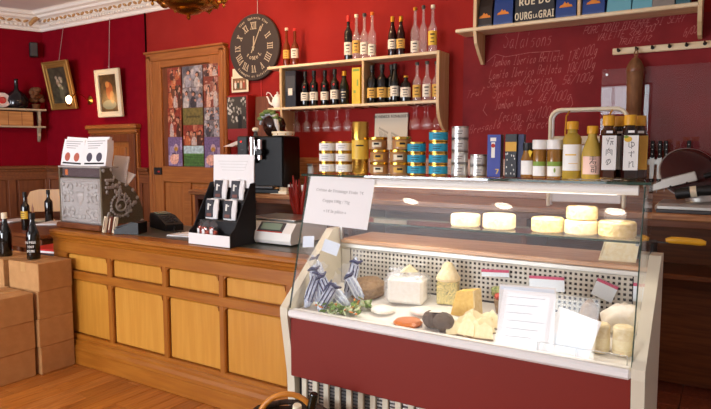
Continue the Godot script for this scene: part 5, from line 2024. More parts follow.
	fin("number_flag", "cap_orange", o)
	bg()
	bx(Vector3(0, 0.44, 0.1), Vector3(0.56, 0.014, 0.15), 0.004)
	fin("top_rail", "cast_silver", o)
	# two printed white bags lying on its top
	for i in 2:
		var b := thing("printed_bag", ["white printed bag with two red fruits, left on the cash register", "white printed bag with two dark fruits, right on the cash register"][i], "bag", Vector3(-4.035 + i * 0.262, CT + 0.448, -2.62), 0, "printed bags on the cash register")
		var t := rot(-10, 0, -2 + 3 * i, Vector3(0, 0.0, 0.04))
		bg()
		prism([[-0.13, 0], [0.13, 0], [0.132, 0.1], [0.12, 0.185], [-0.122, 0.19], [-0.132, 0.1]], 0.05, t * at(0, 0, -0.025))
		prism([[-0.122, 0.184], [0.12, 0.18], [0.122, 0.205], [-0.12, 0.21]], 0.02, t * at(0, 0, -0.025))
		var pb := fin("bag", "white_paper", b)
		for k in 2:
			bg()
			lathe([[0, 0], [0.032, 0], [0.03, 0.002], [0, 0.003]], 18, t * rot(90, 0, 0, Vector3(-0.06 + 0.11 * k, 0.062, 0.0004)))
			fin("fruit_print", ["fruit_red", "fruit_dark"][i], pb)
		bg()
		bx(Vector3(0, 0.017, 0.0005), Vector3(0.22, 0.012, 0.001), 0, t)
		fin("title_print", "ink", pb)
		bg()
		for k in 4:
			bx(Vector3(-0.01 * k, 0.175 - k * 0.016, 0.0005), Vector3(0.2 - 0.03 * k, 0.005, 0.001), 0, t)
		fin("text_lines", "ink_pale", pb)
	o = thing("paper_slips", "white paper slips tucked upright behind the cash register top", "paper", Vector3(-3.72, CT + 0.36, -2.74))
	bg()
	bx(Vector3(0, 0.06, 0), Vector3(0.12, 0.2, 0.012), 0.001, rot(-12, 20, -4))
	bx(Vector3(0.03, 0.0, -0.03), Vector3(0.1, 0.16, 0.008), 0.001, rot(-35, 20, -20))
	fin("slips", "white_paper", o)
	# business cards
	for i in 3:
		var b := thing("card_stand", "small upright business card holder, %s of three beside the register" % ["left", "middle", "right"][i], "card holder", Vector3(-3.6 + i * 0.046, CT, -2.52 - i * 0.006), -18, "business card holders on the counter")
		bg()
		bx(Vector3(0, 0.055, 0), Vector3(0.04, 0.11, 0.016), 0.001, rot(-10))
		fin("cards", "label_cream" if i % 2 == 0 else "packet_rust", b)
		bg()
		bx(Vector3(0.01, 0.06, 0.0088), Vector3(0.014, 0.08, 0.0012), 0, rot(-10))
		fin("card_print", "packet_rust" if i % 2 == 0 else "label_cream", b)
	# card reader cradle and payment terminal
	o = thing("pen_tray", "black wedge-shaped plastic tray in front of the card terminal", "tray", Vector3(-3.43, CT, -2.6), 25)
	bg()
	prism([[-0.08, 0], [0.09, 0], [0.09, 0.075], [0.06, 0.08], [-0.08, 0.03]], 0.13)
	fin("tray", "black", o)
	bg()
	bx(Vector3(0.0, 0.062, 0), Vector3(0.13, 0.008, 0.1), 0.003, rot(0, 0, 17))
	fin("rim", "dark_grey", o)
	o = thing("card_terminal", "dark grey card payment terminal lying on the counter behind the tray", "terminal", Vector3(-3.43, CT, -2.9), -20)
	o.scale = Vector3.ONE * 1.25
	bg()
	prism([[-0.12, 0], [0.14, 0], [0.14, 0.035], [0.02, 0.075], [-0.1, 0.085], [-0.12, 0.06]], 0.1)
	fin("body", "black", o)
	bg()
	bx(Vector3(-0.055, 0.0815, 0), Vector3(0.07, 0.006, 0.075), 0.002, rot(0, 0, -4))
	fin("screen", "lcd", o)
	bg()
	for i in 4:
		for j in 3:
			bx(Vector3(0.035 + i * 0.024, 0.0735 - i * 0.0079, -0.026 + j * 0.026), Vector3(0.016, 0.006, 0.018), 0.002, ID)
	fin("key", "dark_grey", o)
	bg()
	tube([Vector3(0.14, 0.02, 0), Vector3(0.2, 0.008, 0.03), Vector3(0.28, 0.006, 0.02)], 0.005, 6)
	fin("cable", "black", o)
	o = thing("flat_leaflets", "flat pile of white leaflets on the counter left of the display stand", "paper", Vector3(-3.02, CT, -2.72), 10)
	bg()
	bx(Vector3(0, 0.004, 0), Vector3(0.2, 0.008, 0.14), 0.001)
	bx(Vector3(0.04, 0.01, -0.03), Vector3(0.16, 0.004, 0.12), 0.001, rot(0, 14))
	fin("sheets", "white_paper", o)
	# black stepped counter display
	o = thing("display_stand", "black stepped card display with white header and white base strip", "display stand", Vector3(-2.572, CT, -2.6))
	var sidep := [[-0.11, 0], [0.11, 0], [0.11, 0.075], [0.07, 0.11], [-0.07, 0.36], [-0.11, 0.365]]
	for x in [-0.165, 0.165]:
		bg()
		prism(sidep, 0.006, Transform3D(tz.basis, Vector3(x, 0, 0)))
		fin("side_panel", "black_card", o)
	bg()
	for q in [[0.0, 0.1, 0.05], [0.13, 0.03, 0.025], [0.245, -0.045, 0.03]]:
		bx(Vector3(0, q[0] + 0.006, q[1] - 0.04), Vector3(0.324, 0.006, 0.09))
	bx(Vector3(0, 0.2, -0.105), Vector3(0.324, 0.38, 0.006))
	bx(Vector3(0, 0.07, 0.012), Vector3(0.324, 0.13, 0.005))
	bx(Vector3(0, 0.19, -0.052), Vector3(0.324, 0.12, 0.005))
	fin("steps", "black_card", o)
	bg()
	bx(Vector3(0, 0.034, 0.113), Vector3(0.334, 0.066, 0.005), 0.001)
	fin("base_strip", "white_paper", o)
	bg()
	sheet(0.33, 0.2, 0.006, rot(-2, 0, 0, Vector3(0, 0.43, -0.1)))
	var hd := fin("header", "white_paper", o)
	for i in 4:
		bg()
		bx(Vector3(0, 0.49 - i * 0.018, -0.0985 - i * 0.0), Vector3(0.24 - 0.02 * i, 0.003, 0.003), 0, ID)
		fin("print_line", "label_silver", hd)
	# pouches on the steps
	var spots := [[-0.085, 0.2545, -0.072, "upper left"], [0.055, 0.2545, -0.072, "upper middle"], [-0.1, 0.1395, -0.01, "lower left"], [0.05, 0.1395, -0.01, "lower right"]]
	for s in spots:
		var p := thing("snack_pouch", "black and white snack pouch, %s on the stepped display" % s[3], "pouch", Vector3(-2.572 + s[0], CT + s[1], -2.6 + s[2]), 0, "pouches on the stepped display")
		bg()
		lump(Vector3(0, 0.062, 0), Vector3(0.055, 0.066, 0.014), 0.06, 1.2, 5, 14, 8, rot(-8))
		bx(Vector3(0, 0.062, 0), Vector3(0.1, 0.122, 0.014), 0.004, rot(-8))
		fin("pouch", "white_paper", p)
		bg()
		bx(Vector3(-0.014, 0.064, 0.0105), Vector3(0.066, 0.108, 0.008), 0.002, rot(-8))
		var fp := fin("front_print", "packet_dark", p)
		bg()
		bx(Vector3(-0.02, 0.075, 0.016), Vector3(0.012, 0.04, 0.003), 0, rot(-8))
		bx(Vector3(-0.006, 0.085, 0.016), Vector3(0.014, 0.008, 0.003), 0, rot(-8))
		fin("print_marks", "ink_white", fp)
		bg()
		bx(Vector3(-0.01, 0.025, 0.012), Vector3(0.04, 0.018, 0.007), 0, rot(-8))
		fin("colour_panel", "packet_rust", fp)
	for i in 3:
		var p := thing("sweet_bag", "clear bag of red dried fruit, %s on the display's lowest step" % ["left", "middle", "right"][i], "bag", Vector3(-2.69 + i * 0.05, CT + 0.0095, -2.545 + 0.012 * (i % 2)), 8 * i - 8, "bags of red dried fruit")
		bg()
		for k in 7:
			lump(Vector3(-0.014 + 0.014 * (k % 3), 0.018 + 0.02 * (k / 2), 0.005 * (k % 2)), Vector3(0.017, 0.016, 0.014), 0.3, 2, k + i, 8, 6)
		fin("dried_fruit", "candy_red", p)
		bg()
		lump(Vector3(0, 0.065, 0), Vector3(0.036, 0.066, 0.022), 0.15, 2, 20 + i, 12, 8)
		fin("film_bag", "clear_glass", p)
		bg()
		bx(Vector3(0.0, 0.06, 0.0235), Vector3(0.02, 0.045, 0.002))
		fin("label", "white_paper", p)
	# scale
	o = thing("shop_scale", "white electronic shop scale with steel pan and grey display", "scale", Vector3(-2.34, CT, -2.88), 0)
	bg()
	prism([[-0.18, 0.01], [0.18, 0.01], [0.19, 0.03], [0.18, 0.075], [0.13, 0.13], [-0.16, 0.13], [-0.18, 0.11]], 0.42, tz)
	fin("housing", "white_plastic", o)
	bg()
	bx(Vector3(0, 0.144, -0.03), Vector3(0.37, 0.008, 0.27), 0.003)
	bx(Vector3(0, 0.135, -0.03), Vector3(0.3, 0.01, 0.2), 0.002)
	fin("pan", "steel", o)
	var ft := rot(-42, 0, 0, Vector3(0, 0.1035, 0.1565))
	bg()
	bx(Vector3(0.045, 0, 0), Vector3(0.19, 0.07, 0.004), 0.001, ft)
	var bz := fin("display_bezel", "dark_grey", o)
	bg()
	bx(Vector3(0.045, 0.004, 0.0025), Vector3(0.15, 0.045, 0.002), 0, ft)
	fin("lcd", "lcd", bz)
	bg()
	bx(Vector3(0.045, -0.034, 0.0025), Vector3(0.19, 0.006, 0.002), 0, ft)
	fin("red_line", "ink_red", bz)
	bg()
	bx(Vector3(-0.14, 0.004, 0.002), Vector3(0.036, 0.045, 0.003), 0, ft)
	fin("green_sticker", "sticker_green", o)
	bg()
	for x in [-0.16, 0.16]:
		for z in [-0.14, 0.15]:
			cy(Vector3(x, 0, z), Vector3(x, 0.012, z), 0.014, 0.014, 10)
	fin("foot", "black", o)
	# dried chillies standing in a slim glass
	o = thing("chili_bunch", "bunch of long dried red chillies standing in a slim glass by the scale", "chillies", Vector3(-2.36, CT, -3.085))
	bg()
	lathe([[0, 0], [0.026, 0], [0.026, 0.004], [0.03, 0.1], [0.028, 0.1], [0.024, 0.006], [0, 0.006]], 16)
	fin("glass", "clear_glass", o)
	for k in 9:
		var a := TAU * k / 9
		var s := 0.06 + 0.02 * (k % 3)
		var hh := 0.32 + 0.025 * ((k * 5) % 4)
		bg()
		tube([Vector3(cos(a) * 0.01, 0.008, sin(a) * 0.01), Vector3(cos(a) * 0.016, 0.1, sin(a) * 0.016), Vector3(cos(a) * s * 0.7, hh * 0.7, sin(a) * s * 0.5), Vector3(cos(a) * s, hh, sin(a) * s * 0.6)], [0.005, 0.011, 0.017, 0.004], 7)
		fin("chilli", "chili", o)

# ---------------------------------------------------------------- door, clock and pictures
func photo(k: int, w: int, h: int) -> Image:
	var r := RandomNumberGenerator.new()
	r.seed = 500 + k
	var pal := [["84301f", "b5633a", "d8a880", "3f241a"], ["6a6264", "98949c", "d8c0b0", "332f36"], ["7b3a2a", "c9a08a", "e0c8b8", "3a2a2a"], ["5b5f2c", "6f6a35", "8a8048", "3d3f20"], ["6f5a80", "a894b4", "d8b8ac", "40344e"]]
	var p: Array = pal[[0, 0, 0, 4, 1, 1, 3, 0, 2, 2, 2, 1, 1, 4][k]]
	var im := newim(w, h, Color(p[0]))
	for i in 5:
		im.fill_rect(Rect2i(r.randi() % w, r.randi() % h, w / 3, h / 3), Color(p[1]).lerp(Color(p[3]), r.randf()))
	if k == 6:
		im.fill(Color("6d6030"))
		ln(im, Vector2(w * 0.2, h * 0.5), Vector2(w * 0.8, h * 0.5), 3, Color("4a4220"))
	elif k == 8:
		im.fill(Color("a9bcc0"))
		im.fill_rect(Rect2i(0, int(h * 0.4), w, h), Color("4f7a38"))
		for i in 6:
			ln(im, Vector2(0, h * 0.5 + i * h * 0.09), Vector2(w, h * 0.46 + i * h * 0.1), 2, Color("3b5f2c"))
	elif k == 13 or k == 3:
		dot(im, Vector2(w * 0.55, h * 0.35), Vector2(w * 0.16, h * 0.13), Color("c9a9a8"), 0.8)
		dot(im, Vector2(w * 0.55, h * 0.4), Vector2(w * 0.13, h * 0.08), Color("a8741a"), 0.9)
		ln(im, Vector2(w * 0.55, h * 0.46), Vector2(w * 0.55, h * 0.66), 2, Color("d8c8d0"))
		dot(im, Vector2(w * 0.4, h * 0.75), Vector2(w * 0.32, h * 0.18), Color("d9a08c"))
		for i in 3:
			ln(im, Vector2(w * 0.35, h * (0.64 + 0.05 * i)), Vector2(w * 0.7, h * (0.6 + 0.05 * i)), 4, Color("e0ad98"))
	else:
		for i in 26:
			dot(im, Vector2(r.randf() * w, r.randf() * h), Vector2(r.randf_range(1.5, 6), r.randf_range(1.5, 7)), Color(p[r.randi() % 4]).lightened(r.randf() * 0.25), 0.6)
		var n := 2 + k % 2
		for i in n:
			var x := w * (i + 0.6) / (n + 0.2) + r.randf_range(-2, 2)
			var y := h * r.randf_range(0.28, 0.45)
			dot(im, Vector2(x, y + h * 0.42), Vector2(w * 0.15, h * 0.32), Color([p[3], p[1], "b9b0aa"][(i + k) % 3]), 0.85)
			dot(im, Vector2(x + 1, y - h * 0.03), Vector2(w * 0.09, h * 0.12), Color("2b1a14"), 0.9)
			dot(im, Vector2(x, y), Vector2(w * 0.065, h * 0.09), Color("c98f74"), 0.9)
			dot(im, Vector2(x + w * 0.1, y + h * 0.3), Vector2(w * 0.05, h * 0.06), Color("c98f74"), 0.8)
	speckle(im, 0.25, k, 0.18)
	return im

func door_wall() -> void:
	var z := WZ
	var d := struct("door_1", "panelled oak door with a photo-covered glazed upper panel")
	bg()
	for q in [[-5.215, 0.0, 2.53, 0.08], [-4.165, 0.0, 2.53, 0.09]]:
		bx(Vector3(q[0], 1.24, z + 0.03), Vector3(q[3], 2.48, 0.06), 0.008)
		bx(Vector3(q[0], 1.24, z + 0.05), Vector3(q[3] * 0.5, 2.44, 0.05), 0.008)
	fin("door_jamb", "door_wood_y", d)
	bg()
	bx(Vector3(-4.695, 2.465, z + 0.03), Vector3(1.12, 0.09, 0.06), 0.008)
	bx(Vector3(-4.695, 2.51, z + 0.04), Vector3(1.14, 0.022, 0.08), 0.006)
	fin("door_lintel", "door_wood_x", d)
	bg()
	for x in [-5.12, -4.26]:
		bx(Vector3(x, 1.22, z + 0.025), Vector3(0.15, 2.44, 0.045), 0.005)
	fin("stile", "door_wood_y", d)
	bg()
	for q in [[2.4, 0.09], [1.26, 0.16], [0.12, 0.24]]:
		bx(Vector3(-4.69, q[0], z + 0.0245), Vector3(0.72, q[1], 0.044), 0.005)
	bx(Vector3(-4.69, 0.71, z + 0.024), Vector3(0.1, 0.94, 0.043), 0.005)
	fin("rail", "door_wood_x", d)
	bg()
	for x in [-4.89, -4.49]:
		bx(Vector3(x, 0.71, z + 0.016), Vector3(0.31, 0.94, 0.03), 0.012)
		bx(Vector3(x, 0.71, z + 0.026), Vector3(0.23, 0.86, 0.024), 0.01)
	fin("lower_panel", "door_wood_y", d)
	slab("upper_panel", "dark_wood_y", Vector3(-5.05, 1.34, z + 0.002), Vector3(-4.33, 2.36, z + 0.024), d)
	bg()
	bx(Vector3(-5.11, 1.29, z + 0.058), Vector3(0.11, 0.075, 0.024), 0.006)
	var lk := fin("lock_case", "black", d)
	bg()
	bx(Vector3(-5.08, 1.285, z + 0.073), Vector3(0.03, 0.016, 0.01), 0.003)
	fin("latch_knob", "cap_red", lk)
	bg()
	for y in [2.26, 0.5]:
		cy(Vector3(-4.19, y - 0.05, z + 0.06), Vector3(-4.19, y + 0.05, z + 0.06), 0.012, 0.012, 10)
	fin("hinge", "cap_red", d)
	# photographs stuck on the door
	var P := [[-4.935, -4.735, 2.215, 2.339], [-4.935, -4.735, 1.937, 2.212], [-4.945, -4.745, 1.643, 1.933], [-4.95, -4.745, 1.344, 1.64], [-4.72, -4.433, 2.13, 2.338], [-4.72, -4.437, 1.93, 2.127], [-4.722, -4.437, 1.76, 1.927], [-4.722, -4.44, 1.555, 1.757], [-4.722, -4.44, 1.346, 1.552],
		[-4.42, -4.225, 2.222, 2.34], [-4.42, -4.222, 1.925, 2.219], [-4.424, -4.219, 1.802, 1.922], [-4.424, -4.219, 1.638, 1.799], [-4.426, -4.217, 1.338, 1.635]]
	var what := ["red group photo at the top left", "tall dim red crowd photo, second down on the left", "red bar photo, third down on the left", "purple photo of a hand, bottom left", "photo of people in grey at the top middle", "photo of smiling people, second down in the middle", "plain olive photo in the centre", "red photo of seated people below the olive one", "green landscape photo at the bottom middle",
		"small family photo at the top right", "tall photo of a person in white on the right", "small dim photo on the right, third down", "narrow photo of standing people on the right, fourth down", "purple photo of a hand and wine glass, bottom right"]
	for i in P.size():
		var q: Array = P[i]
		var w: float = q[1] - q[0]
		var h: float = q[3] - q[2]
		matpic("photo_%d" % i, photo(i, 40, int(40 * h / w)), 0.4)
		var o := thing("photo_print", what[i] + " of the door collage", "photo", Vector3((q[0] + q[1]) / 2, q[2], WZ + 0.05), 0, "photo prints on the door")
		bg()
		sheet(w, h, 0.0025, at(0, h / 2, 0))
		fin("print", "photo_%d" % i, o)
	# cupboard door let into the wainscot
	var c := struct("door_2", "low oak cupboard door with heavy moulded surround in the wainscot")
	bg()
	bx(Vector3(-5.86, 0.87, z + 0.02), Vector3(0.82, 1.74, 0.04), 0.004)
	fin("surround", "door_wood_y", c)
	bg()
	bx(Vector3(-5.86, 1.765, z + 0.045), Vector3(0.88, 0.05, 0.09), 0.012)
	bx(Vector3(-5.86, 1.72, z + 0.035), Vector3(0.84, 0.05, 0.06), 0.01)
	fin("cornice", "door_wood_x", c)
	bg()
	for x in [-6.2, -5.52]:
		bx(Vector3(x, 0.85, z + 0.05), Vector3(0.1, 1.68, 0.03), 0.006)
	bx(Vector3(-5.86, 1.64, z + 0.0495), Vector3(0.58, 0.09, 0.029), 0.006)
	bx(Vector3(-5.86, 0.75, z + 0.0495), Vector3(0.58, 0.09, 0.029), 0.006)
	fin("frame", "dark_wood_y", c)
	bg()
	bx(Vector3(-5.86, 1.195, z + 0.046), Vector3(0.46, 0.7, 0.026), 0.012)
	bx(Vector3(-5.86, 0.38, z + 0.046), Vector3(0.46, 0.6, 0.026), 0.012)
	fin("panel", "door_wood_y", c)
	clock()
	# pictures on long wires
	matnoise("bloom_canvas", ["3a3a30", "4c4a3a", "5d5743"], 0.02, Vector3(3, 3, 3), 0.5, 0, 41)
	var im := newim(64, 84, Color("403c2e"))
	speckle(im, 0.5, 6, 0.06)
	for k in 16:
		dot(im, Vector2(24 + (k * 7) % 18, 24 + (k * 11) % 26), Vector2(4, 4), Color(["b9a58f", "8f6f5c", "6f7a4a", "c8b8a0"][k % 4]), 0.8)
	dot(im, Vector2(34, 62), Vector2(8, 13), Color("5c5a44"), 0.9)
	matpic("paint_flowers", im, 0.4)
	im = newim(64, 96, Color("4f3a1e"))
	speckle(im, 0.5, 8, 0.05)
	dot(im, Vector2(34, 42), Vector2(12, 22), Color("b2541f"), 0.85)
	dot(im, Vector2(28, 26), Vector2(7, 8), Color("c98a4a"), 0.9)
	dot(im, Vector2(30, 76), Vector2(24, 12), Color("8a9a86"), 0.8)
	dot(im, Vector2(42, 58), Vector2(8, 16), Color("d0a060"), 0.6)
	matpic("paint_figure", im, 0.4)
	picture("gilt-framed flower painting leaning out from the crimson wall on a wire", Vector3(-6.72, 1.99, WZ + 0.05), 0.5, 0.56, 11, "gilt_frame", "paint_flowers", 0.075)
	picture("pale-framed painting of a red-haired figure hanging nearest the door", Vector3(-5.86, 1.875, WZ + 0.05), 0.42, 0.52, 4, "label_cream", "paint_figure", 0.06)
	sconce()

func picture(label: String, p: Vector3, w: float, h: float, lean: float, fm: String, pm: String, fw: float) -> void:
	var o := thing("framed_painting", label, "painting", p)
	var t := rot(lean)
	bg()
	for s in [-1.0, 1.0]:
		bx(Vector3(s * (w / 2 - fw / 2), h / 2, 0), Vector3(fw, h, 0.03), 0.008, t)
		bx(Vector3(0, h / 2 + s * (h / 2 - fw / 2), 0), Vector3(w - fw * 1.6, fw, 0.029), 0.008, t)
		bx(Vector3(s * (w / 2 - fw * 0.85), h / 2, 0.014), Vector3(fw * 0.3, h - fw * 1.2, 0.014), 0.004, t)
		bx(Vector3(0, h / 2 + s * (h / 2 - fw * 0.85), 0.0135), Vector3(w - fw * 1.6, fw * 0.3, 0.014), 0.004, t)
		bx(Vector3(s * (w / 2 - fw * 0.15), h / 2, 0.012), Vector3(fw * 0.3, h, 0.02), 0.006, t)
		bx(Vector3(0, h / 2 + s * (h / 2 - fw * 0.15), 0.0115), Vector3(w, fw * 0.3, 0.02), 0.006, t)
	fin("frame", fm, o)
	bg()
	sheet(w - fw * 1.7, h - fw * 1.7, 0.01, t * at(0, h / 2, 0.004))
	fin("canvas", pm, o)
	bg()
	var top := t * Vector3(0, h * 0.8, -0.012)
	tube([top, Vector3(top.x, 2.95 - p.y, minf(top.z, -0.02))], 0.003, 6)
	fin("wire", "brushed", o)

func sconce() -> void:
	var o := thing("wall_lamp", "small brass wall lamp glowing between the two paintings", "lamp", Vector3(-6.3, 2.0, WZ))
	bg()
	lathe([[0, 0], [0.05, 0], [0.052, 0.008], [0.03, 0.02], [0.012, 0.03], [0, 0.03]], 18, rot(90, 0, 0, Vector3(0, 0.08, 0)))
	fin("rosette", "brass", o)
	bg()
	tube([Vector3(0, 0.08, 0.03), Vector3(0.02, 0.13, 0.12), Vector3(0.06, 0.14, 0.22), Vector3(0.1, 0.09, 0.3), Vector3(0.11, 0.02, 0.335), Vector3(0.11, 0.0, 0.34)], 0.007, 8)
	fin("arm", "brass", o)
	bg()
	lathe([[0, -0.015], [0.02, -0.012], [0.03, 0.005], [0.032, 0.012], [0, 0.014]], 14, at(0.112, 0.0, 0.34))
	fin("drip_cup", "brass", o)
	bg()
	lathe([[0, 0.0], [0.015, 0.004], [0.028, 0.03], [0.032, 0.055], [0.024, 0.08], [0, 0.095]], 16, at(0.112, 0.012, 0.34))
	fin("bulb", "bulb_warm", o)
	var l := OmniLight3D.new()
	l.name = "bulb_light"
	l.light_color = Color("ffb868")
	l.light_energy = 0.12
	l.omni_range = 12.0
	l.omni_attenuation = 2.0
	l.light_size = 0.025
	l.shadow_enabled = true
	l.position = Vector3(0.112, 0.06, 0.34)
	o.add_child(l)

func clock() -> void:
	mat("clock_face", "33251c", 0.6)
	mat("clock_mark", "b9a88c", 0.6)
	var o := thing("wall_clock", "large round dark brown wall clock with pale Roman numerals", "clock", Vector3(-3.775, 2.15, WZ + 0.012))
	var c := Vector3(0, 0.297, 0)
	bg()
	lathe([[0, 0], [0.297, 0], [0.302, 0.008], [0.302, 0.022], [0.296, 0.03], [0, 0.03]], 48, rot(90, 0, 0, c))
	fin("face", "clock_face", o)
	var num := ["XII", "I", "II", "III", "IIII", "V", "VI", "VII", "VIII", "IX", "X", "XI"]
	for i in 12:
		var a := TAU * i / 12
		words(num[i], 0.068, "clock_mark", o, Transform3D(Basis(Vector3(0, 0, 1), -a), c + Vector3(sin(a) * 0.195, cos(a) * 0.195, 0.0305)), true, 0.001, 0.55)
	var put_round := func(s: String, r: float, mid: float, step: float, h: float, inside: bool) -> void:
		for i in s.length():
			if s[i] == " ":
				continue
			var a := mid + (i - (s.length() - 1) / 2.0) * step * (-1.0 if inside else 1.0)
			words(s[i], h, "clock_mark", o, Transform3D(Basis(Vector3(0, 0, 1), -a + (PI if inside else 0.0)), c + Vector3(sin(a) * r, cos(a) * r, 0.0305)), true, 0.001)
	put_round.call("Vins  Epicerie Fine", 0.262, 0.0, 0.075, 0.021, false)
	put_round.call("Fromages et Salaisons", 0.262, PI, 0.078, 0.021, true)
	# small scroll marks round the hub
	for k in 5:
		var a := PI + (k - 2) * 0.42
		words(["L", "e", "M", "o", "t"][k], 0.035, "clock_mark", o, Transform3D(Basis(Vector3(0, 0, 1), -a + PI), c + Vector3(sin(a) * 0.095, cos(a) * 0.095, 0.0305)), true, 0.001)
	bg()
	bx(Vector3(0, 0.075, 0.036), Vector3(0.01, 0.26, 0.003), 0.001, Transform3D(Basis(Vector3(0, 0, 1), -0.47), c))
	fin("minute_hand", "clock_mark", o)
	bg()
	bx(Vector3(0, 0.035, 0.033), Vector3(0.012, 0.13, 0.003), 0.001, Transform3D(Basis(Vector3(0, 0, 1), -0.05), c))
	fin("hour_hand", "clock_mark", o)
	bg()
	cy(c + Vector3(0, 0, 0.03), c + Vector3(0, 0, 0.042), 0.012, 0.01, 12)
	fin("hub", "clock_mark", o)
	bg()
	tube([Vector3(0.03, 0.58, 0.004), Vector3(0.03, 0.78, 0.0)], 0.003, 6)
	fin("hanging_wire", "brushed", o)
	bg()
	tube([Vector3(0.06, 0.01, 0.0), Vector3(0.06, -0.55, 0.0)], 0.004, 6)
	fin("cable", "cap_red", o)

# ---------------------------------------------------------------- the far left corner
func left_corner() -> void:
	mat("shelf_paint", "b9a98c", 0.6)
	wood("crate_wood", ["a8713a", "b57d45", "c28a50"], 0, 0.6, 44, 3.0)
	var inv: Transform3D
	var o := thing("wall_shelf", "small two-board painted shelf with carved bracket on the left wall", "shelf", TL * Vector3(-0.6, 1.62, 0.1))
	inv = o.transform.affine_inverse()
	bg()
	bx(Vector3(-0.6, 1.988, 0.11), Vector3(1.16, 0.022, 0.22), 0.004, TL)
	fin("top_board", "shelf_paint", o, inv)
	bg()
	bx(Vector3(-0.6, 1.787, 0.1), Vector3(1.14, 0.018, 0.19), 0.004, TL)
	fin("lower_board", "shelf_paint", o, inv)
	for x in [-0.09, -1.1]:
		bg()
		prism([[0.002, 1.977], [0.19, 1.977], [0.15, 1.93], [0.17, 1.87], [0.12, 1.82], [0.15, 1.797], [0.15, 1.77], [0.09, 1.72], [0.1, 1.68], [0.04, 1.63], [0.002, 1.61]], 0.025, TL * Transform3D(Basis(Vector3(0, 0, 1), Vector3.UP, Vector3(-1, 0, 0)), Vector3(x, 0, 0)))
		fin("bracket", "shelf_paint", o, inv)
	var y := 2.0002
	var ob := func(nm: String, label: String, cat: String, x: float, yy: float, z: float) -> Node3D: return thing(nm, label, cat, TL * Vector3(x, yy, z), 67.7)
	mat("vase_dark", "17151a", 0.12)
	mat("dried_brown", "6b4326", 0.9)
	mat("ball_red", "b3282a", 0.3)
	mat("plate_white", "c9b8b0", 0.3)
	mat("teal_glaze", "3d7f86", 0.25)
	o = ob.call("dark_vase", "squat black vase with a long thin neck on the small left shelf", "vase", -0.32, y, 0.13)
	bg()
	lathe([[0, 0], [0.08, 0], [0.115, 0.03], [0.125, 0.08], [0.115, 0.13], [0.08, 0.18], [0.035, 0.21], [0.024, 0.235], [0.02, 0.33], [0.027, 0.345], [0, 0.345]], 24)
	fin("body", "vase_dark", o)
	o = ob.call("dried_flower_pot", "pot of brown dried flowers at the right end of the small left shelf", "flower pot", -0.12, y, 0.12)
	bg()
	lathe([[0, 0], [0.035, 0], [0.05, 0.06], [0.046, 0.06], [0, 0.05]], 16)
	fin("pot", "dried_brown", o)
	bg()
	for k in 16:
		var a := k * 2.4
		lump(Vector3(cos(a) * 0.075 * (k % 3) / 2.0, 0.11 + 0.04 * (k % 4), sin(a) * 0.06), Vector3(0.035, 0.03, 0.035), 0.45, 2.5, k, 8, 6)
	fin("flower_heads", "dried_brown", o)
	o = ob.call("red_ball", "round red ornament at the far left of the small shelf", "ornament", -0.56, y, 0.1)
	bg()
	lathe([[0, 0], [0.03, 0], [0.02, 0.05], [0.03, 0.08], [0, 0.08]], 14)
	fin("foot", "dried_brown", o)
	bg()
	ball(Vector3(0, 0.15, 0), Vector3(0.07, 0.072, 0.07))
	fin("ball", "ball_red", o)
	o = ob.call("painted_plate", "small painted plate standing in front of the black vase", "plate", -0.475, y, 0.19)
	bg()
	lathe([[0, 0.0], [0.04, 0.0], [0.085, 0.014], [0.085, 0.018], [0.04, 0.006], [0, 0.006]], 20, rot(80, 0, 0, Vector3(0, 0.086, 0)))
	fin("plate", "plate_white", o)
	bg()
	ball(Vector3(0.0, 0.086, 0.012), Vector3(0.04, 0.04, 0.006))
	fin("motif", "ball_red", o)
	o = ob.call("teal_dish", "tiny teal dish at the front left of the small shelf", "dish", -0.49, y, 0.185)
	bg()
	lathe([[0, 0], [0.025, 0], [0.034, 0.02], [0.03, 0.02], [0, 0.006]], 14)
	fin("dish", "teal_glaze", o)
	o = ob.call("wood_panel_box", "flat light brown wooden box on the small shelf's lower board", "box", -0.36, 1.7965, 0.1)
	bg()
	bx(Vector3(0, 0.085, 0), Vector3(0.4, 0.168, 0.12), 0.004)
	fin("box", "crate_wood", o)
	for x in [-0.06, 0.08]:
		bg()
		bx(Vector3(x, 0.085, 0.061), Vector3(0.006, 0.16, 0.003))
		fin("seam", "dark_wood_y", o)
	# loudspeaker
	o = ob.call("loudspeaker", "small black loudspeaker high on the left wall near the corner", "speaker", -0.11, 2.63, 0.06)
	bg()
	bx(Vector3(0, 0.08, 0), Vector3(0.085, 0.17, 0.09), 0.006)
	fin("cabinet", "black", o)
	bg()
	bx(Vector3(0, 0.08, 0.0475), Vector3(0.075, 0.155, 0.006), 0.002)
	fin("grille", "dark_grey", o)
	# table with papers and bottles
	o = thing("side_table", "dark wooden side table with papers behind the boxes", "table", Vector3(-6.0, 0, -3.35))
	bg()
	bx(Vector3(0, 0.735, 0), Vector3(1.7, 0.04, 0.78), 0.008)
	fin("table_top", "dark_wood_x", o)
	bg()
	bx(Vector3(0, 0.66, 0), Vector3(1.56, 0.1, 0.66), 0.004)
	fin("apron", "dark_wood_x", o)
	for x in [-0.76, 0.76]:
		for z in [-0.31, 0.31]:
			bg()
			lathe([[0, 0], [0.025, 0], [0.035, 0.3], [0.04, 0.58], [0.045, 0.62], [0.045, 0.66], [0, 0.66]], 14, at(x, 0, z))
			fin("leg", "dark_wood_y", o)
	var tt := 0.7552
	bottle("wine_bottle", "dark wine bottle standing on the table against the chair back", Vector3(-6.06, tt, -3.6), 0.04, 0.34, "bordeaux", "bottle_black", "black", "", [0, 0], "bottles near the boxes")
	bottle("wine_bottle", "dark bottle with yellow label on the table behind the front bottle", Vector3(-5.64, tt, -3.12), 0.038, 0.36, "bordeaux", "bottle_black", "black", "label_yellow", [0.3, 0.5], "bottles near the boxes")
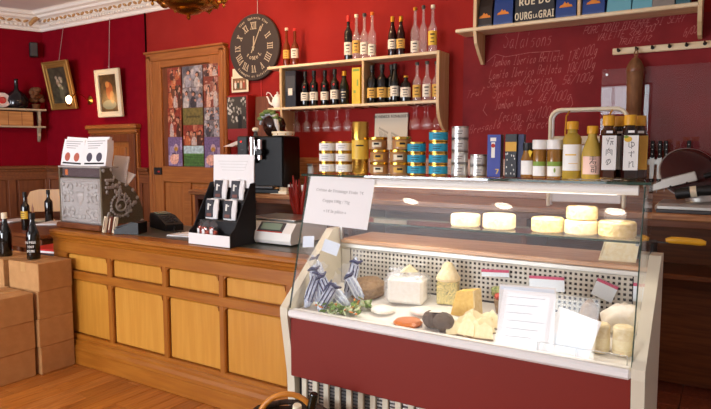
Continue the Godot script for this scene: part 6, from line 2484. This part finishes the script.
	for q in [[-6.45, -3.45, 10, "white_paper", "left of the bottles"], [-6.25, -3.6, -25, "label_cream", "below the chair back"], [-5.9, -3.55, 30, "white_paper", "right of the dark bottle"], [-6.55, -3.2, 40, "ball_red", "with a red cover at the table's left"]]:
		var s := thing("loose_papers", "loose papers on the side table " + q[4], "paper", Vector3(q[0], tt, q[1]), q[2], "papers on the side table")
		bg()
		bx(Vector3(0, 0.006, 0), Vector3(0.21, 0.012, 0.29), 0.001)
		bx(Vector3(0.03, 0.015, 0.02), Vector3(0.2, 0.006, 0.28), 0.001, rot(0, 9))
		fin("sheets", q[3], s)
	o = thing("wooden_chair", "orange-brown wooden chair with rounded back behind the table", "chair", Vector3(-6.76, 0, -3.94), 36)
	for s in [-0.2, 0.2]:
		bg()
		tube([Vector3(s, 0, -0.2), Vector3(s, 0.45, -0.18), Vector3(s, 0.94, -0.22)], 0.018, 8)
		fin("back_post", "door_wood_y", o)
	for s in [-0.19, 0.19]:
		bg()
		tube([Vector3(s, 0, 0.18), Vector3(s, 0.44, 0.17)], 0.018, 8)
		fin("leg", "door_wood_y", o)
	bg()
	bx(Vector3(0, 0.455, 0), Vector3(0.44, 0.03, 0.42), 0.01)
	fin("seat", "oak_x", o)
	bg()
	prism([[-0.25, 0.78], [-0.255, 0.95], [-0.22, 1.02], [-0.12, 1.045], [0.12, 1.045], [0.22, 1.02], [0.255, 0.95], [0.25, 0.78]], 0.025, at(0, 0, -0.21))
	fin("backrest", "oak_panel_b", o)
	# dark box with a red folder between table and counter
	o = thing("storage_crate", "black storage crate between the table and the counter", "crate", Vector3(-4.75, 0, -2.95))
	bg()
	bx(Vector3(0, 0.33, 0), Vector3(0.5, 0.66, 0.4), 0.01)
	fin("crate", "black", o)
	bg()
	for yy in [0.2, 0.4]:
		bx(Vector3(0, yy, 0.203), Vector3(0.46, 0.02, 0.008), 0.002)
	fin("rib", "dark_grey", o)
	o = thing("red_folder", "bright red folder lying on the black crate by the counter's end", "folder", Vector3(-4.76, 0.66, -2.93), 12)
	bg()
	bx(Vector3(0, 0.018, 0), Vector3(0.44, 0.036, 0.3), 0.003)
	fin("cover", "cap_red", o)
	bg()
	bx(Vector3(0, 0.012, 0.002), Vector3(0.392, 0.016, 0.3), 0.001)
	fin("pages", "white_paper", o)

func carton(label: String, p: Vector3, s: Vector3, ry: float) -> void:
	var o := thing("cardboard_box", label, "box", p, ry, "brown cardboard boxes stacked at the counter's end")
	bg()
	bx(Vector3(0, s.y / 2, 0), s, 0.004)
	fin("carton", "cardboard", o)
	bg()
	bx(Vector3(0, s.y + 0.0004, 0), Vector3(0.05, 0.0008, s.z), 0)
	bx(Vector3(0, s.y * 0.82, s.z / 2 + 0.0004), Vector3(0.05, s.y * 0.34, 0.0008), 0)
	fin("tape", "tape", o)
	bg()
	bx(Vector3(0.0, s.y + 0.0002, 0), Vector3(0.002, 0.0012, s.z - 0.004), 0)
	fin("flap_seam", "dark_wood_x", o)

func floor_goods() -> void:
	var bs := Vector3(0.34, 0.188, 0.245)
	for k in 4:
		carton("brown carton, %s of the back stack against the counter" % ["bottom", "second from the floor", "third from the floor", "topmost"][k], Vector3(-4.035 + 0.004 * (k % 2), k * 0.1886, -2.315), bs, [1, -1, 0.5, 2][k])
	for k in 3:
		carton("brown carton, %s of the front stack nearest the viewer" % ["bottom", "middle", "topmost"][k], Vector3(-4.06 + 0.005 * k, k * 0.1886, -2.05), bs, [0, 1.5, -1][k])
	for k in 4:
		carton("brown carton, %s of the stack at the picture's left edge" % ["bottom", "second from the floor", "third from the floor", "topmost"][k], Vector3(-4.395, k * 0.1886, -2.3), bs, [-1, 0, 2, -3][k])
	var y := 4 * 0.1886
	var b := bottle("wine_bottle", "black wine bottle with white lettering standing on the topmost carton", Vector3(-4.08, y, -2.3), 0.043, 0.32, "burgundy", "bottle_black", "black", "", [0.12, 0.5], "bottles near the boxes")
	var n := 0
	for s in ["TU PEUX", "TOUT", "BOIRE"]:
		words(s, 0.016, "ink_white", b, rot(0, 40, 0, Vector3(sin(0.7) * 0.0445, 0.12 - n * 0.03, cos(0.7) * 0.0445)), false, 0.0008, 0.8)
		n += 1
	bottle("wine_bottle", "dark wine bottle with white cap standing on the carton at the left edge", Vector3(-4.36, y, -2.26), 0.042, 0.31, "burgundy", "bottle_black", "cap_cream", "", [0, 0], "bottles near the boxes")
	# wicker basket with bottles in front of the display case
	matnoise("wicker", ["2c1a10", "432a18", "593a22"], 0.06, Vector3(14, 14, 14), 0.7, 0, 51, 0.3)
	wood("wicker_handle", ["b8701f", "c97f2a", "d78f38"], 0, 0.4, 52, 6.0)
	var o := thing("wicker_basket", "dark wicker basket with honey-coloured bent handle on the floor before the case", "basket", Vector3(-1.49, 0, -1.86), 32)
	bg()
	for k in 18:
		var yy := 0.012 + k * 0.024
		var r := 0.1 + 0.0022 * k
		var pts := []
		for i in 33:
			var a := TAU * i / 32
			var w := r + 0.004 * sin(a * 8 + PI * (k % 2))
			pts.append(Vector3(cos(a) * w * 1.15, yy, sin(a) * w))
		tube(pts, 0.0125, 6)
	fin("weave", "wicker", o)
	bg()
	for i in 16:
		var a := TAU * i / 16
		tube([Vector3(cos(a) * 0.115, 0.005, sin(a) * 0.1), Vector3(cos(a) * 0.15, 0.43, sin(a) * 0.13)], 0.005, 5)
	fin("stake", "wicker", o)
	bg()
	lathe([[0, 0.004], [0.1, 0.004], [0.1, 0.016], [0, 0.016]], 24)
	fin("base", "wicker", o)
	bg()
	var hp := []
	for i in 17:
		var a := PI * i / 16
		hp.append(Vector3(-cos(a) * 0.12, 0.4 + sin(a) * 0.13, 0.04))
	tube(hp, 0.012, 8)
	fin("handle", "wicker_handle", o)
	var w1 := bottle("wine_bottle", "green wine bottle leaning out of the wicker basket", Vector3(-1.49, 0.02, -1.86), 0.037, 0.54, "bordeaux", "bottle_green", "bottle_green", "", [0, 0], "bottles in the basket")
	w1.rotation_degrees = Vector3(0, 0, -14)
	var w2 := bottle("wine_bottle", "bottle with a cream capsule leaning out of the wicker basket", Vector3(-1.46, 0.02, -1.8), 0.037, 0.52, "bordeaux", "bottle_green", "cap_cream", "", [0, 0], "bottles in the basket")
	w2.rotation_degrees = Vector3(4, 0, -10)
	# orange-handled cheese knife on a black block behind the case
	o = thing("knife_block", "low black block on the case's wooden ledge under the orange knife", "block", Vector3(-0.31, 1.0712, -2.66))
	bg()
	bx(Vector3(0, 0.033, 0), Vector3(0.13, 0.066, 0.12), 0.004)
	fin("block", "black", o)
	o = thing("orange_knife", "cheese knife with bright orange handle sticking out behind the display case", "knife", Vector3(-0.25, 1.1375, -2.64), 4)
	bg()
	prism([[-0.1, -0.012], [0.05, -0.012], [0.05, 0.012], [-0.08, 0.01]], 0.003, rot(-90, 0, 0, Vector3(0, 0.0018, 0)))
	fin("blade", "dark_grey", o)
	bg()
	tube([Vector3(0.04, 0.01, 0), Vector3(0.06, 0.013, 0), Vector3(0.11, 0.013, 0), Vector3(0.16, 0.011, 0.002), Vector3(0.178, 0.009, 0.004)], [0.009, 0.014, 0.0145, 0.014, 0.008], 10)
	fin("handle", "cap_gold_plastic", o)
